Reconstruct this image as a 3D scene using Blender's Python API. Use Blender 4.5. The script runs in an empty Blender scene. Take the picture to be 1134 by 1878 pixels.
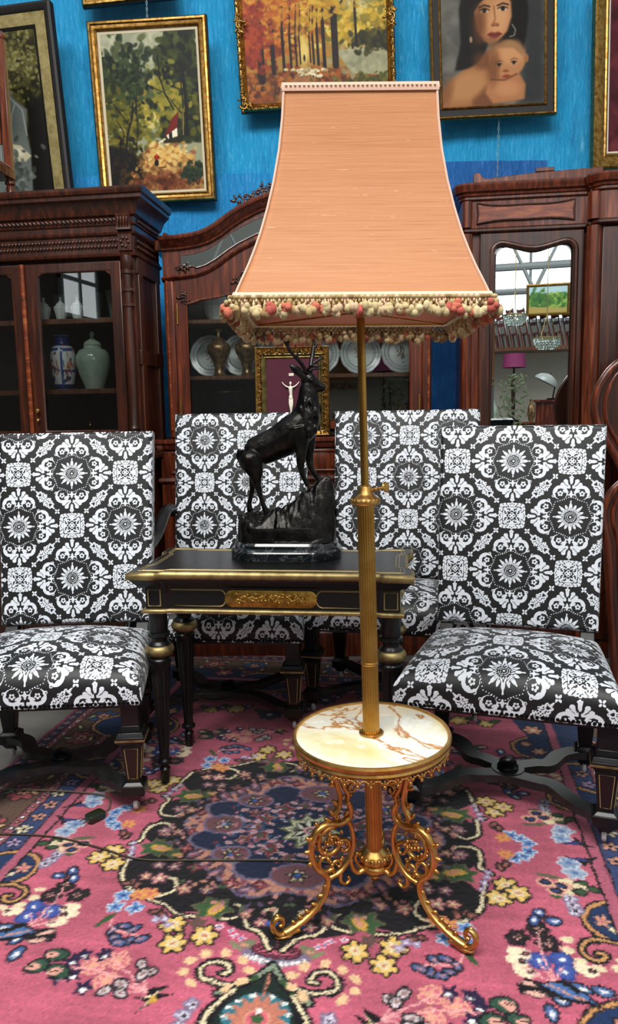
import bpy, bmesh, math, random
import numpy as np
from mathutils import Vector, Matrix
PI = math.pi
random.seed(7); RNG = np.random.default_rng(7)
SC = bpy.context.scene
COL = SC.collection

# ---------------------------------------------------------------- helpers
def lin(c):
    c = np.asarray(c, float)
    return np.where(c <= .04045, c / 12.92, ((c + .055) / 1.055) ** 2.4)
def hexc(h):
    h = h.lstrip('#'); return [int(h[i:i + 2], 16) / 255 for i in (0, 2, 4)]
def L3(c):
    if isinstance(c, str): c = hexc(c)
    return tuple(float(v) for v in lin(c))
def L4(c): return L3(c) + (1.0,)

class MB:
    """collects shapes that become ONE mesh object"""
    def __init__(s): s.v = []; s.f = []
    def add(s, vs, fs, M=None):
        o = len(s.v)
        if M is not None: vs = [tuple(M @ Vector(p)) for p in vs]
        s.v += [tuple(p) for p in vs]; s.f += [[i + o for i in f] for f in fs]
        return s
    def box(s, c, d, M=None):
        x, y, z = c; a, b, e = d[0] / 2, d[1] / 2, d[2] / 2
        vs = [(x + i * a, y + j * b, z + k * e) for i in (-1, 1) for j in (-1, 1) for k in (-1, 1)]
        return s.add(vs, [(0, 1, 3, 2), (4, 6, 7, 5), (0, 4, 5, 1), (2, 3, 7, 6), (0, 2, 6, 4), (1, 5, 7, 3)], M)
    def frus(s, c, d0, d1, h, M=None):
        """tapered box: base size d0 at c, top size d1 at c+h"""
        x, y, z = c
        vs = [(x + i * d0[0] / 2, y + j * d0[1] / 2, z) for i, j in ((-1, -1), (1, -1), (1, 1), (-1, 1))]
        vs += [(x + i * d1[0] / 2, y + j * d1[1] / 2, z + h) for i, j in ((-1, -1), (1, -1), (1, 1), (-1, 1))]
        return s.add(vs, [(3, 2, 1, 0), (4, 5, 6, 7)] + [(i, (i + 1) % 4, (i + 1) % 4 + 4, i + 4) for i in range(4)], M)
    def lathe(s, prof, seg=32, c=(0, 0, 0), M=None, rmod=None, sx=1, sy=1):
        vs = []; n = len(prof)
        for r, z in prof:
            for k in range(seg):
                a = 2 * PI * k / seg
                q = r * (rmod(a, z) if rmod else 1)
                vs.append((c[0] + q * math.cos(a) * sx, c[1] + q * math.sin(a) * sy, c[2] + z))
        fs = []
        for i in range(n - 1):
            for k in range(seg):
                k2 = (k + 1) % seg
                fs.append((i * seg + k, i * seg + k2, (i + 1) * seg + k2, (i + 1) * seg + k))
        if prof[0][0] > 1e-6: fs.append(tuple(range(seg - 1, -1, -1)))
        if prof[-1][0] > 1e-6: fs.append(tuple((n - 1) * seg + k for k in range(seg)))
        return s.add(vs, fs, M)
    def tube(s, pts, r, seg=8, M=None, closed=False, sc=(1, 1), up=None):
        pts = [Vector(p) for p in pts]; n = len(pts)
        rs = list(r) if hasattr(r, '__len__') else [r] * n
        vs = []; nrm = None
        for i in range(n):
            if closed: t = pts[(i + 1) % n] - pts[i - 1]
            else: t = pts[min(i + 1, n - 1)] - pts[max(i - 1, 0)]
            t.normalize()
            if up is not None: nrm = Vector(up) - t * t.dot(Vector(up))
            elif nrm is None:
                a = Vector((0, 0, 1)) if abs(t.z) < .9 else Vector((1, 0, 0))
                nrm = a - t * t.dot(a)
            else: nrm = nrm - t * t.dot(nrm)
            if nrm.length < 1e-8: nrm = t.orthogonal()
            nrm.normalize(); b = t.cross(nrm)
            for k in range(seg):
                a = 2 * PI * k / seg
                vs.append(pts[i] + nrm * (math.cos(a) * rs[i] * sc[0]) + b * (math.sin(a) * rs[i] * sc[1]))
        fs = []
        for i in range(n if closed else n - 1):
            j = (i + 1) % n
            for k in range(seg):
                k2 = (k + 1) % seg
                fs.append((i * seg + k, i * seg + k2, j * seg + k2, j * seg + k))
        if not closed:
            fs.append(tuple(range(seg - 1, -1, -1))); fs.append(tuple((n - 1) * seg + k for k in range(seg)))
        return s.add(vs, fs, M)
    def ball(s, c, r, seg=12, rings=8, M=None):
        if not hasattr(r, '__len__'): r = (r, r, r)
        vs = [(c[0], c[1], c[2] - r[2])]
        for i in range(1, rings):
            t = PI * i / rings
            for k in range(seg):
                a = 2 * PI * k / seg
                vs.append((c[0] + r[0] * math.sin(t) * math.cos(a), c[1] + r[1] * math.sin(t) * math.sin(a), c[2] - r[2] * math.cos(t)))
        vs.append((c[0], c[1], c[2] + r[2])); e = len(vs) - 1
        fs = [(0, 1 + (k + 1) % seg, 1 + k) for k in range(seg)]
        for i in range(rings - 2):
            for k in range(seg):
                a = 1 + i * seg + k; b = 1 + i * seg + (k + 1) % seg
                fs.append((a, b, b + seg, a + seg))
        o = 1 + (rings - 2) * seg
        fs += [(o + k, o + (k + 1) % seg, e) for k in range(seg)]
        return s.add(vs, fs, M)
    def prism(s, poly, a0, a1, axis='y', M=None):
        """closed outline (u,v) pushed from a0 to a1 along an axis; u,v are the other two axes in order"""
        n = len(poly)
        def P(u, v, w): return {'y': (u, w, v), 'z': (u, v, w), 'x': (w, u, v)}[axis]
        vs = [P(u, v, a0) for u, v in poly] + [P(u, v, a1) for u, v in poly]
        fs = [tuple(range(n)), tuple(range(2 * n - 1, n - 1, -1))]
        fs += [(i, i + n, (i + 1) % n + n, (i + 1) % n) for i in range(n)]
        return s.add(vs, fs, M)
    def ringp(s, outer, inner, a0, a1, axis='y', M=None):
        """a frame: outline with a hole, same point count in both loops"""
        n = len(outer)
        def P(u, v, w): return {'y': (u, w, v), 'z': (u, v, w), 'x': (w, u, v)}[axis]
        vs = [P(u, v, a0) for u, v in outer] + [P(u, v, a0) for u, v in inner] + [P(u, v, a1) for u, v in outer] + [P(u, v, a1) for u, v in inner]
        fs = []
        for i in range(n):
            j = (i + 1) % n
            fs += [(i, j, n + j, n + i), (2 * n + i, 3 * n + i, 3 * n + j, 2 * n + j), (i, 2 * n + i, 2 * n + j, j), (n + i, n + j, 3 * n + j, 3 * n + i)]
        return s.add(vs, fs, M)
    def sweep(s, path, prof, closed=True, M=None, plane='z'):
        """moulding: profile (out, h) carried round a path with mitred corners; out is to the right of travel"""
        n = len(path); P = [Vector((p[0], p[1])) for p in path]; m = len(prof); vs = []
        for i in range(n):
            d0 = (P[i] - P[i - 1]) if (closed or i > 0) else (P[1] - P[0])
            d1 = (P[(i + 1) % n] - P[i]) if (closed or i < n - 1) else (P[-1] - P[-2])
            d0.normalize(); d1.normalize()
            n0 = Vector((d0.y, -d0.x)); n1 = Vector((d1.y, -d1.x))
            b = n0 + n1
            if b.length < 1e-6: b = n0.copy()
            b.normalize(); k = 1 / max(.3, b.dot(n0))
            for o, h in prof:
                q = P[i] + b * (o * k)
                vs.append((q.x, q.y, h) if plane == 'z' else (q.x, -h, q.y))
        fs = []
        for i in range(n if closed else n - 1):
            j = (i + 1) % n
            for a in range(m - 1): fs.append((i * m + a, j * m + a, j * m + a + 1, i * m + a + 1))
            fs.append((i * m + m - 1, j * m + m - 1, j * m, i * m))
        if not closed: fs += [tuple(range(m)), tuple((n - 1) * m + a for a in range(m - 1, -1, -1))]
        return s.add(vs, fs, M)
    def grid(s, G, M=None, flip=False):
        n = len(G); m = len(G[0]); vs = [p for row in G for p in row]
        fs = [(i * m + j, i * m + j + 1, (i + 1) * m + j + 1, (i + 1) * m + j) for i in range(n - 1) for j in range(m - 1)]
        if flip: fs = [f[::-1] for f in fs]
        return s.add(vs, fs, M)
    def build(s, name, mat, parent=None, bevel=0, sharp=.7, flat=False, label=None, fixn=True):
        me = bpy.data.meshes.new(name); me.from_pydata(s.v, [], s.f)
        if fixn:
            bm = bmesh.new(); bm.from_mesh(me)
            bmesh.ops.recalc_face_normals(bm, faces=bm.faces); bm.to_mesh(me); bm.free()
        me.materials.append(mat)
        if not flat:
            me.polygons.foreach_set('use_smooth', [True] * len(me.polygons))
            me.set_sharp_from_angle(angle=sharp)
        o = bpy.data.objects.new(name, me); COL.objects.link(o)
        if parent is not None: o.parent = parent
        if bevel:
            b = o.modifiers.new('bevel', 'BEVEL'); b.width = bevel; b.segments = 2; b.limit_method = 'ANGLE'; b.angle_limit = .6
            b.harden_normals = False
        if label: o['label'] = label
        return o

def grid_obj(name, G, mat, parent=None, attrs=None, cols=None, smooth=True):
    """dense sheet from an (n,m,3) array, with optional per-vertex value or colour attributes"""
    n, m, _ = G.shape
    idx = np.arange(n * m).reshape(n, m)
    F = np.stack([idx[:-1, :-1], idx[:-1, 1:], idx[1:, 1:], idx[1:, :-1]], -1).reshape(-1, 4)
    return raw_obj(name, G.reshape(-1, 3), F, mat, parent, attrs, cols, smooth)
def raw_obj(name, V, F, mat, parent=None, attrs=None, cols=None, smooth=True):
    me = bpy.data.meshes.new(name)
    me.vertices.add(len(V)); me.vertices.foreach_set('co', np.ascontiguousarray(V, np.float32).ravel())
    me.loops.add(F.size); me.loops.foreach_set('vertex_index', np.ascontiguousarray(F, np.int32).ravel())
    me.polygons.add(len(F)); me.polygons.foreach_set('loop_start', np.arange(0, F.size, F.shape[1], dtype=np.int32))
    me.update(calc_edges=True); me.validate()
    if smooth: me.polygons.foreach_set('use_smooth', np.ones(len(me.polygons), bool))
    for k, a in (attrs or {}).items():
        at = me.attributes.new(k, 'FLOAT', 'POINT'); at.data.foreach_set('value', np.ascontiguousarray(a, np.float32).ravel())
    for k, a in (cols or {}).items():
        c4 = np.ones((len(V), 4), np.float32); c4[:, :3] = lin(np.clip(a.reshape(-1, 3), 0, 1))
        at = me.color_attributes.new(k, 'FLOAT_COLOR', 'POINT'); at.data.foreach_set('color', c4.ravel())
    me.materials.append(mat)
    o = bpy.data.objects.new(name, me); COL.objects.link(o)
    if parent is not None: o.parent = parent
    return o

def tag(o, label=None, cat=None, group=None, kind=None):
    if label: o['label'] = label
    if cat: o['category'] = cat
    if group: o['group'] = group
    if kind: o['kind'] = kind
    return o
def thing(name, label, cat, loc=(0, 0, 0), rz=0, group=None, rot=None):
    o = bpy.data.objects.new(name, None); COL.objects.link(o); o.empty_display_size = .05
    o.location = loc; o.rotation_euler = rot if rot else (0, 0, rz)
    return tag(o, label, cat, group)
def copy_tree(o, parent=None):
    c = o.copy(); COL.objects.link(c)
    if parent is not None:
        c.parent = parent
    for ch in list(o.children): copy_tree(ch, c)
    return c
def arc(cx, cy, r, a0, a1, n, ry=None):
    ry = r if ry is None else ry
    return [(cx + r * math.cos(a0 + (a1 - a0) * i / n), cy + ry * math.sin(a0 + (a1 - a0) * i / n)) for i in range(n + 1)]
def spiral(cx, cy, r0, r1, a0, a1, n=24):
    return [(cx + (r0 + (r1 - r0) * i / n) * math.cos(a0 + (a1 - a0) * i / n), cy + (r0 + (r1 - r0) * i / n) * math.sin(a0 + (a1 - a0) * i / n)) for i in range(n + 1)]
def catmull(pts, n=8):
    P = [Vector(p) for p in pts]; P = [P[0] * 2 - P[1]] + P + [P[-1] * 2 - P[-2]]; out = []
    for i in range(1, len(P) - 2):
        for k in range(n):
            t = k / n; a, b, c, d = P[i - 1], P[i], P[i + 1], P[i + 2]
            out.append(.5 * ((2 * b) + (c - a) * t + (2 * a - 5 * b + 4 * c - d) * t * t + (3 * b - a - 3 * c + d) * t ** 3))
    out.append(P[-2]); return out

class Cv:
    """a small numpy painter: colours laid down as pigment, later carried by mesh vertices"""
    def __init__(s, W, H, res, bg):
        s.W, s.H = W, H; s.nx = int(round(W / res)) + 1; s.ny = int(round(H / res)) + 1
        s.xs = np.linspace(0, W, s.nx); s.ys = np.linspace(0, H, s.ny)
        s.a = np.empty((s.ny, s.nx, 3)); s.a[:] = s.c(bg); s.px = W / (s.nx - 1)
    def c(s, c): return np.array(hexc(c) if isinstance(c, str) else c, float)
    def win(s, x0, x1, y0, y1):
        i0 = max(0, int(x0 / s.px) - 1); i1 = min(s.nx, int(x1 / s.px) + 3); j0 = max(0, int(y0 / s.px) - 1); j1 = min(s.ny, int(y1 / s.px) + 3)
        if i1 <= i0 or j1 <= j0: return None
        X, Y = np.meshgrid(s.xs[i0:i1], s.ys[j0:j1]); return X, Y, (slice(j0, j1), slice(i0, i1))
    def put(s, sl, d, col, soft, al=1.):
        m = np.clip(.5 - d / max(soft, s.px), 0, 1)[..., None] * al
        s.a[sl] = s.a[sl] * (1 - m) + s.c(col) * m
    def ell(s, x, y, rx, ry=None, col='ffffff', ang=0, soft=0, al=1.):
        ry = rx if ry is None else ry; R = max(rx, ry) + soft
        w = s.win(x - R, x + R, y - R, y + R)
        if not w: return s
        X, Y, sl = w; c, n = math.cos(ang), math.sin(ang); u = (X - x) * c + (Y - y) * n; v = -(X - x) * n + (Y - y) * c
        s.put(sl, (np.sqrt((u / rx) ** 2 + (v / ry) ** 2) - 1) * min(rx, ry), col, soft, al); return s
    def poly(s, pts, col, soft=0, al=1.):
        px = [p[0] for p in pts]; py = [p[1] for p in pts]
        w = s.win(min(px), max(px), min(py), max(py))
        if not w: return s
        X, Y, sl = w; ins = np.zeros(X.shape, bool); D = np.full(X.shape, 1e9); n = len(pts)
        for i in range(n):
            (x0, y0), (x1, y1) = pts[i], pts[(i + 1) % n]
            if y0 != y1: ins ^= ((Y < y0) != (Y < y1)) & (X < (x1 - x0) * (Y - y0) / (y1 - y0) + x0)
            D = np.minimum(D, s.sd(X, Y, x0, y0, x1, y1))
        s.put(sl, np.where(ins, -D, D), col, soft, al); return s
    @staticmethod
    def sd(X, Y, x0, y0, x1, y1):
        dx, dy = x1 - x0, y1 - y0; l = dx * dx + dy * dy + 1e-12
        t = np.clip(((X - x0) * dx + (Y - y0) * dy) / l, 0, 1); return np.hypot(X - x0 - t * dx, Y - y0 - t * dy)
    def line(s, pts, wd, col, soft=0, al=1.):
        n = len(pts); ws = list(wd) if hasattr(wd, '__len__') else [wd] * n; R = max(ws)
        w = s.win(min(p[0] for p in pts) - R, max(p[0] for p in pts) + R, min(p[1] for p in pts) - R, max(p[1] for p in pts) + R)
        if not w: return s
        X, Y, sl = w; D = np.full(X.shape, 1e9)
        for i in range(n - 1): D = np.minimum(D, s.sd(X, Y, *pts[i], *pts[i + 1]) - (ws[i] + ws[i + 1]) / 4)
        s.put(sl, D, col, soft, al); return s
    def dabs(s, n, x, y, sx, sy, cols, r, el=1.6, al=.8, ang=None, shape='g'):
        for _ in range(n):
            if shape == 'g': px, py = x + RNG.normal() * sx * .5, y + RNG.normal() * sy * .5
            else: px, py = x + (RNG.random() * 2 - 1) * sx, y + (RNG.random() * 2 - 1) * sy
            q = r * (.5 + RNG.random()); c = s.c(cols[RNG.integers(len(cols))]) + RNG.normal() * .02
            s.ell(px, py, q * el, q, c, RNG.random() * PI if ang is None else ang + RNG.normal() * .3, q * .5, al)
        return s

def bilin(T, u, v):
    """periodic bilinear look-up of a square tile, u,v in tile units"""
    n = T.shape[0]; x = (u % 1) * n; y = (v % 1) * n
    i = np.floor(x).astype(int); j = np.floor(y).astype(int); a = x - i; b = y - j
    i0, i1, j0, j1 = i % n, (i + 1) % n, j % n, (j + 1) % n
    return T[j0, i0] * (1 - a) * (1 - b) + T[j0, i1] * a * (1 - b) + T[j1, i0] * (1 - a) * b + T[j1, i1] * a * b
def vnoise(nx, ny, cell, seed=0, oct=3):
    r = np.random.default_rng(seed); out = np.zeros((ny, nx)); amp = 1; tot = 0
    for o in range(oct):
        c = max(1.5, cell / 2 ** o); gx, gy = int(nx / c) + 3, int(ny / c) + 3; g = r.random((gy, gx))
        x = np.arange(nx) / c; y = np.arange(ny) / c; i = x.astype(int); j = y.astype(int)
        a = x - i; b = (y - j)[:, None]; a = a * a * (3 - 2 * a); b = b * b * (3 - 2 * b)
        p = g[j][:, i] * (1 - a) + g[j][:, i + 1] * a; q = g[j + 1][:, i] * (1 - a) + g[j + 1][:, i + 1] * a
        out += amp * (p * (1 - b) + q * b); tot += amp; amp *= .55
    return out / tot

# ---------------------------------------------------------------- materials
def mat(name, base=(.5, .5, .5), rough=.5, metal=0., **kw):
    m = bpy.data.materials.new(name); m.use_nodes = True
    b = m.node_tree.nodes['Principled BSDF']
    b.inputs['Base Color'].default_value = L4(base); b.inputs['Roughness'].default_value = rough; b.inputs['Metallic'].default_value = metal
    for k, v in kw.items(): b.inputs[k.replace('_', ' ')].default_value = v
    return m
def nd(m, t, **kw):
    n = m.node_tree.nodes.new(t)
    for k, v in kw.items(): setattr(n, k, v)
    return n
def lk(m, a, b): m.node_tree.links.new(a, b)
def bs(m): return m.node_tree.nodes['Principled BSDF']
def ramp(m, fac, stops):
    r = nd(m, 'ShaderNodeValToRGB'); e = r.color_ramp.elements
    e[0].position, e[0].color = stops[0][0], L4(stops[0][1]); e[1].position, e[1].color = stops[-1][0], L4(stops[-1][1])
    for p, c in stops[1:-1]:
        x = e.new(p); x.color = L4(c)
    lk(m, fac, r.inputs['Fac']); return r.outputs['Color']
def coord(m, scale=(1, 1, 1), kind='Object'):
    t = nd(m, 'ShaderNodeTexCoord'); p = nd(m, 'ShaderNodeMapping'); p.inputs['Scale'].default_value = scale
    lk(m, t.outputs[kind], p.inputs['Vector']); return p.outputs['Vector']
def noise(m, vec, scale, detail=4, rough=.55, dist=0.):
    n = nd(m, 'ShaderNodeTexNoise'); n.inputs['Scale'].default_value = scale; n.inputs['Detail'].default_value = detail
    n.inputs['Roughness'].default_value = rough; n.inputs['Distortion'].default_value = dist
    lk(m, vec, n.inputs['Vector']); return n.outputs['Fac']
def bump(m, h, strength=.3, dist=.002):
    b = nd(m, 'ShaderNodeBump'); b.inputs['Strength'].default_value = strength; b.inputs['Distance'].default_value = dist
    lk(m, h, b.inputs['Height']); lk(m, b.outputs['Normal'], bs(m).inputs['Normal'])
def woodmat(name, dark, mid, light, rough=.3, grain=(9, 9, .6), coat=.3, scale=6):
    m = mat(name, mid, rough); b = bs(m); v = coord(m, grain)
    f = noise(m, v, scale, 6, .6, .4); c = ramp(m, f, [(.3, dark), (.52, mid), (.72, light)])
    lk(m, c, b.inputs['Base Color']); b.inputs['Coat Weight'].default_value = coat; b.inputs['Coat Roughness'].default_value = .15
    bump(m, noise(m, v, scale * 4, 3), .08, .001); return m
def goldmat(name, a, b_, rough=.3, sc=40, bmp=.15):
    m = mat(name, a, rough, 1.0); v = coord(m)
    f = noise(m, v, sc, 5, .6); lk(m, ramp(m, f, [(.3, b_), (.65, a)]), bs(m).inputs['Base Color'])
    if bmp: bump(m, f, bmp, .002)
    return m
def attrmat(name, rough=.8, spec=.3, att='paint', bmp=0):
    m = mat(name, (.5, .5, .5), rough); a = nd(m, 'ShaderNodeAttribute'); a.attribute_name = att
    lk(m, a.outputs['Color'], bs(m).inputs['Base Color']); bs(m).inputs['Specular IOR Level'].default_value = spec
    if bmp: bump(m, noise(m, coord(m), 220, 3), bmp, .001)
    return m
M = {}
M['mahog'] = woodmat('mahogany', '2b0d05', '55210e', '823c1b')
M['mahogdark'] = woodmat('dark_walnut', '1b0a05', '3a180b', '5a2a14', .33)
M['mahogred'] = woodmat('red_mahogany', '30110a', '5f2a17', '8f4c2c', .25)
M['figured'] = woodmat('figured_veneer', '45190a', '7a3516', 'a65c2c', .25, (2, 2, 9), .4, 5)
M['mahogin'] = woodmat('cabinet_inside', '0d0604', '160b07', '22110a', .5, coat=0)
M['shelf'] = woodmat('shelf_edge', '4a2a18', '6e4226', '8a5734', .4)
M['ebony'] = mat('ebonised_wood', '0b0b0c', .36, Coat_Weight=.15, Coat_Roughness=.15, Specular_IOR_Level=.35)
v = coord(M['ebony'], (6, 6, 60)); lk(M['ebony'], ramp(M['ebony'], noise(M['ebony'], v, 3), [(.3, '070707'), (.7, '151516')]), bs(M['ebony']).inputs['Base Color'])
M['blackpaint'] = mat('black_painted_wood', '1b1d1d', .42)
v = coord(M['blackpaint']); lk(M['blackpaint'], ramp(M['blackpaint'], noise(M['blackpaint'], v, 25), [(.3, '121313'), (.7, '262929')]), bs(M['blackpaint']).inputs['Base Color'])
M['legpanel'] = mat('dark_red_leg_panel', '1d0d0e', .35)
M['gilt'] = goldmat('gilt_trim', 'b8a472', '807048', .5, 30)
M['brassline'] = mat('brass_stringing', 'd0b87c', .5, .6)
M['ormolu'] = goldmat('ormolu_plaque', 'c9a052', '8a6a2c', .38, 60)
M['lampgold'] = goldmat('lamp_gilt_metal', 'dcae68', 'b8853e', .36, 35, .08)
M['lampbrass'] = goldmat('lamp_brass_tube', 'c4974f', 'ab7a38', .34, 18, .03)
M['picgold'] = goldmat('picture_frame_gold', 'b08a4c', '6a4a20', .38, 45, .5)
M['picgold2'] = goldmat('picture_frame_dull_gold', '9c8a5a', '6a5a34', .42, 30, .4)
M['picdark'] = mat('picture_frame_dark', '110e0b', .6)
M['paleflat'] = goldmat('pale_gilt_flat', 'b9aa78', '8f8152', .5, 30, .2)
M['bronze'] = mat('dark_bronze', '141312', .3, .85)
v = coord(M['bronze']); f = noise(M['bronze'], v, 28, 5, .6)
lk(M['bronze'], ramp(M['bronze'], f, [(.3, '121110'), (.6, '2b2927'), (.8, '45413c')]), bs(M['bronze']).inputs['Base Color']); bump(M['bronze'], f, .5, .006)
M['castor'] = mat('white_china_castor', 'c9cdca', .2)
M['iron'] = mat('dark_iron', '1c1c1c', .35, .8)
M['steel'] = mat('silver_plate', 'b8bcbc', .18, 1.0)
M['white'] = mat('white_porcelain', 'dfe8e6', .12, Coat_Weight=.5)
M['ivory'] = mat('ivory', 'f0ead8', .45)
M['leather'] = mat('red_brown_leather', '5a1f18', .3, Coat_Weight=.3)
M['brassnail'] = mat('brass_nail', 'a8824a', .3, .9)
M['chain'] = mat('chain_links', 'a9c6cc', .35, .6)
M['black'] = mat('black_metal', '0b0b0c', .35)
def glassmat(name, tint=(1, 1, 1), refl=1.0):
    """thin pane: see-through with a Fresnel mirror coat"""
    m = bpy.data.materials.new(name); m.use_nodes = True; t = m.node_tree; t.nodes.clear()
    o = t.nodes.new('ShaderNodeOutputMaterial'); x = t.nodes.new('ShaderNodeMixShader'); a = t.nodes.new('ShaderNodeBsdfTransparent'); g = t.nodes.new('ShaderNodeBsdfGlossy')
    f = t.nodes.new('ShaderNodeFresnel'); f.inputs['IOR'].default_value = 1.6; mu = t.nodes.new('ShaderNodeMath'); mu.operation = 'MULTIPLY'; mu.inputs[1].default_value = refl
    a.inputs['Color'].default_value = (*tint, 1); g.inputs['Roughness'].default_value = .01
    t.links.new(f.outputs[0], mu.inputs[0]); t.links.new(mu.outputs[0], x.inputs[0]); t.links.new(a.outputs[0], x.inputs[1]); t.links.new(g.outputs[0], x.inputs[2]); t.links.new(x.outputs[0], o.inputs[0]); return m
M['glass'] = glassmat('window_glass', (.95, .97, .96), 1.2)
M['mirror'] = mat('mirror_silver', 'e8efee', .01, 1.0)
M['paint'] = attrmat('oil_paint', .5, .2, bmp=.15)
M['pigment'] = attrmat('glazed_decoration', .15, .5)
# ---------------------------------------------------------------- the setting
def struct(o): o['kind'] = 'structure'; return o
m = M['concrete'] = mat('concrete_floor', '77736c', .7); v = coord(m); lk(m, ramp(m, noise(m, v, 3, 6), [(.3, '5c5a56'), (.7, '8a877f')]), bs(m).inputs['Base Color'])
struct(MB().box((0, -1.1, -.06), (9, 11.4, .12)).build('floor', m, flat=True))
m = M['plaster'] = mat('pale_plaster', 'cfd4d2', .8); v = coord(m); lk(m, ramp(m, noise(m, v, 1.2, 5), [(.3, 'c3c9c8'), (.7, 'dfe3e1')]), bs(m).inputs['Base Color'])
struct(MB().box((0, 4.56, 2.5), (9, .12, 5)).build('wall_back', m, flat=True))
md = mat('dull_brown_wall', '3e3a36', .85)
struct(MB().box((-4.44, -1.1, 2.5), (.12, 11.2, 5)).build('wall_left', md, flat=True))
struct(MB().box((4.44, -1.1, 2.5), (.12, 11.2, 5)).build('wall_right', m, flat=True))
struct(MB().box((0, -6.74, 2.5), (9, .12, 5)).build('wall_front', mat('grey_plaster', '83847f', .85), flat=True))

# blue tarpaulins hung over the back wall
def tarpmat(name, a, b, c):
    m = mat(name, a, .42); bs(m).inputs['Specular IOR Level'].default_value = .45
    v = coord(m, (16, 16, 3.2)); f = noise(m, v, 1.0, 8, .72, .8)
    lk(m, ramp(m, f, [(.34, b), (.48, a), (.60, a), (.72, c)]), bs(m).inputs['Base Color'])
    f2 = noise(m, coord(m, (40, 40, 9)), 1.3, 6, .7, 1.5); bump(m, f2, .7, .02); return m
M['tarp'] = tarpmat('blue_tarpaulin', '1da3dc', '1590cc', '74d2f2')
M['tarp2'] = tarpmat('deep_blue_tarpaulin', '1062ac', '0a5298', '3a90cc')
def tarp(name, x0, x1, z0, z1, y, mt, seed, amp=.016, cell=.02):
    nx, nz = int((x1 - x0) / cell), int((z1 - z0) / cell)
    n1 = vnoise(nx, nz, 14, seed, 4); n2 = np.stack([vnoise(nx, nz, 5, seed + 1, 2)[::1]], 0)[0]
    st = vnoise(nx, max(4, nz // 6), 5, seed + 3, 3); st = np.repeat(st, 7, axis=0)[:nz]
    X, Z = np.meshgrid(np.linspace(x0, x1, nx), np.linspace(z0, z1, nz))
    Y = y - amp * 2.2 * n1 - amp * .35 * n2 - amp * .6 * st
    return grid_obj(name, np.stack([X, Y, Z], -1), mt)
t = tarp('tarpaulin', -4.3, 4.3, .02, 4.5, 4.47, M['tarp'], 3)
tag(t, 'wide bright blue crinkled tarpaulin hung behind all the paintings', 'tarpaulin')
t = tarp('tarpaulin', .45, 1.38, .02, 2.60, 4.405, M['tarp2'], 9)
tag(t, 'darker blue tarpaulin strip hanging beside and behind the mirrored wardrobe', 'tarpaulin')
t = tarp('tarpaulin', -2.6, .30, .02, 2.56, 4.41, tarpmat('mid_blue_tarpaulin', '1890d2', '127cc0', '4cb8e8'), 12)
tag(t, 'lower blue tarpaulin behind the arched display cabinet, top edge showing beneath the paintings', 'tarpaulin')

# ---------------------------------------------------------------- the carpet
RW, RH, RES = 1.13, 1.52, .0038
q = Cv(RW, RH, RES, 'b3586c')
BLK, CRM, PCH, LAV, NVY, GRN, GLD, BLU, SAL, WHT = '0f0c11', 'd9caa4', 'c88c76', '746882', '142140', '33502f', 'c79a40', '3c5ea6', '9a6266', 'e4e2dc'
n = vnoise(q.nx, q.ny, 40, 5, 4) - .5; n2 = np.repeat(vnoise(2, q.ny, 6, 8, 4)[:, :1], q.nx, 1) - .5
q.a *= (1 + .28 * n + .22 * n2)[..., None]
def star(x, y, r0, r1, k, col, ang=0, sy=1):
    q.poly([(x + (r0 if i % 2 else r1) * math.cos(ang + PI * i / k), y + sy * (r0 if i % 2 else r1) * math.sin(ang + PI * i / k)) for i in range(2 * k)], col)
def flower(x, y, r, n_, col, cc, edge=BLK, ang=0, e=.005):
    r *= .86
    for lay in (0, 1):
        for k in range(n_):
            a = ang + 2 * PI * k / n_
            if lay == 0: q.ell(x + r * .6 * math.cos(a), y + r * .6 * math.sin(a), r * .45 + e, r * .3 + e, edge, a)
            else: q.ell(x + r * .6 * math.cos(a), y + r * .6 * math.sin(a), r * .45, r * .28, col, a)
    q.ell(x, y, r * .28, col=cc)
def leafy(x, y, l, w, ang, col, core=None, edge=BLK, e=.005):
    l *= .9; w *= .85
    q.ell(x, y, l + e, w + e, edge, ang); q.ell(x, y, l, w, col, ang)
    if core: q.ell(x + l * .2 * math.cos(ang), y + l * .2 * math.sin(ang), l * .45, w * .45, core, ang)
def scroll(pts, w=.010, inner=CRM, e=.007):
    q.line(pts, w + 2 * e, BLK); q.line(pts, w, inner)
# --- borders (long sides and ends), pigment bands with a run of flowers
def band(x0, x1, y0, y1, col):
    q.poly([(x0, -1), (x1, -1), (x1, y1), (-1, y1), (-1, y0), (x0, y0)], col)
FX, FY = .765, 1.155
def bx(off): return FX + off, FY + off
bands = [(0, .006, BLK), (.006, .034, 'a5566a'), (.034, .040, BLK), (.040, .098, '303e68'), (.098, .104, BLK), (.104, .130, '9b5560'), (.130, .136, BLK),
         (.136, .268, '5b4436'), (.268, .274, BLK), (.274, .300, '9b5560'), (.300, .306, BLK), (.306, .340, '26304f'), (.340, .365, '8c3f50')]
for a, b, c in bands: band(bx(a)[0], bx(b)[0], bx(a)[1], bx(b)[1], c)
def along(off, step, fn):
    x, y = bx(off)
    k = 0; p = step / 2
    while p < y: fn(x, p, k, 0); p += step; k += 1
    p = step / 2
    while p < x: fn(p, y, k, 1); p += step; k += 1
along(.020, .034, lambda x, y, k, s: (q.ell(x, y, .011, .009, BLK), q.ell(x, y, .006, .005, [CRM, PCH][k % 2])))
along(.069, .07, lambda x, y, k, s: flower(x + (.010 if k % 2 and not s else 0), y, .026, 5, [PCH, CRM, 'a98fb0'][k % 3], BLK, NVY))
along(.117, .03, lambda x, y, k, s: (q.ell(x, y, .009, .010, BLK), q.ell(x, y, .005, .006, [PCH, WHT][k % 2])))
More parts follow.
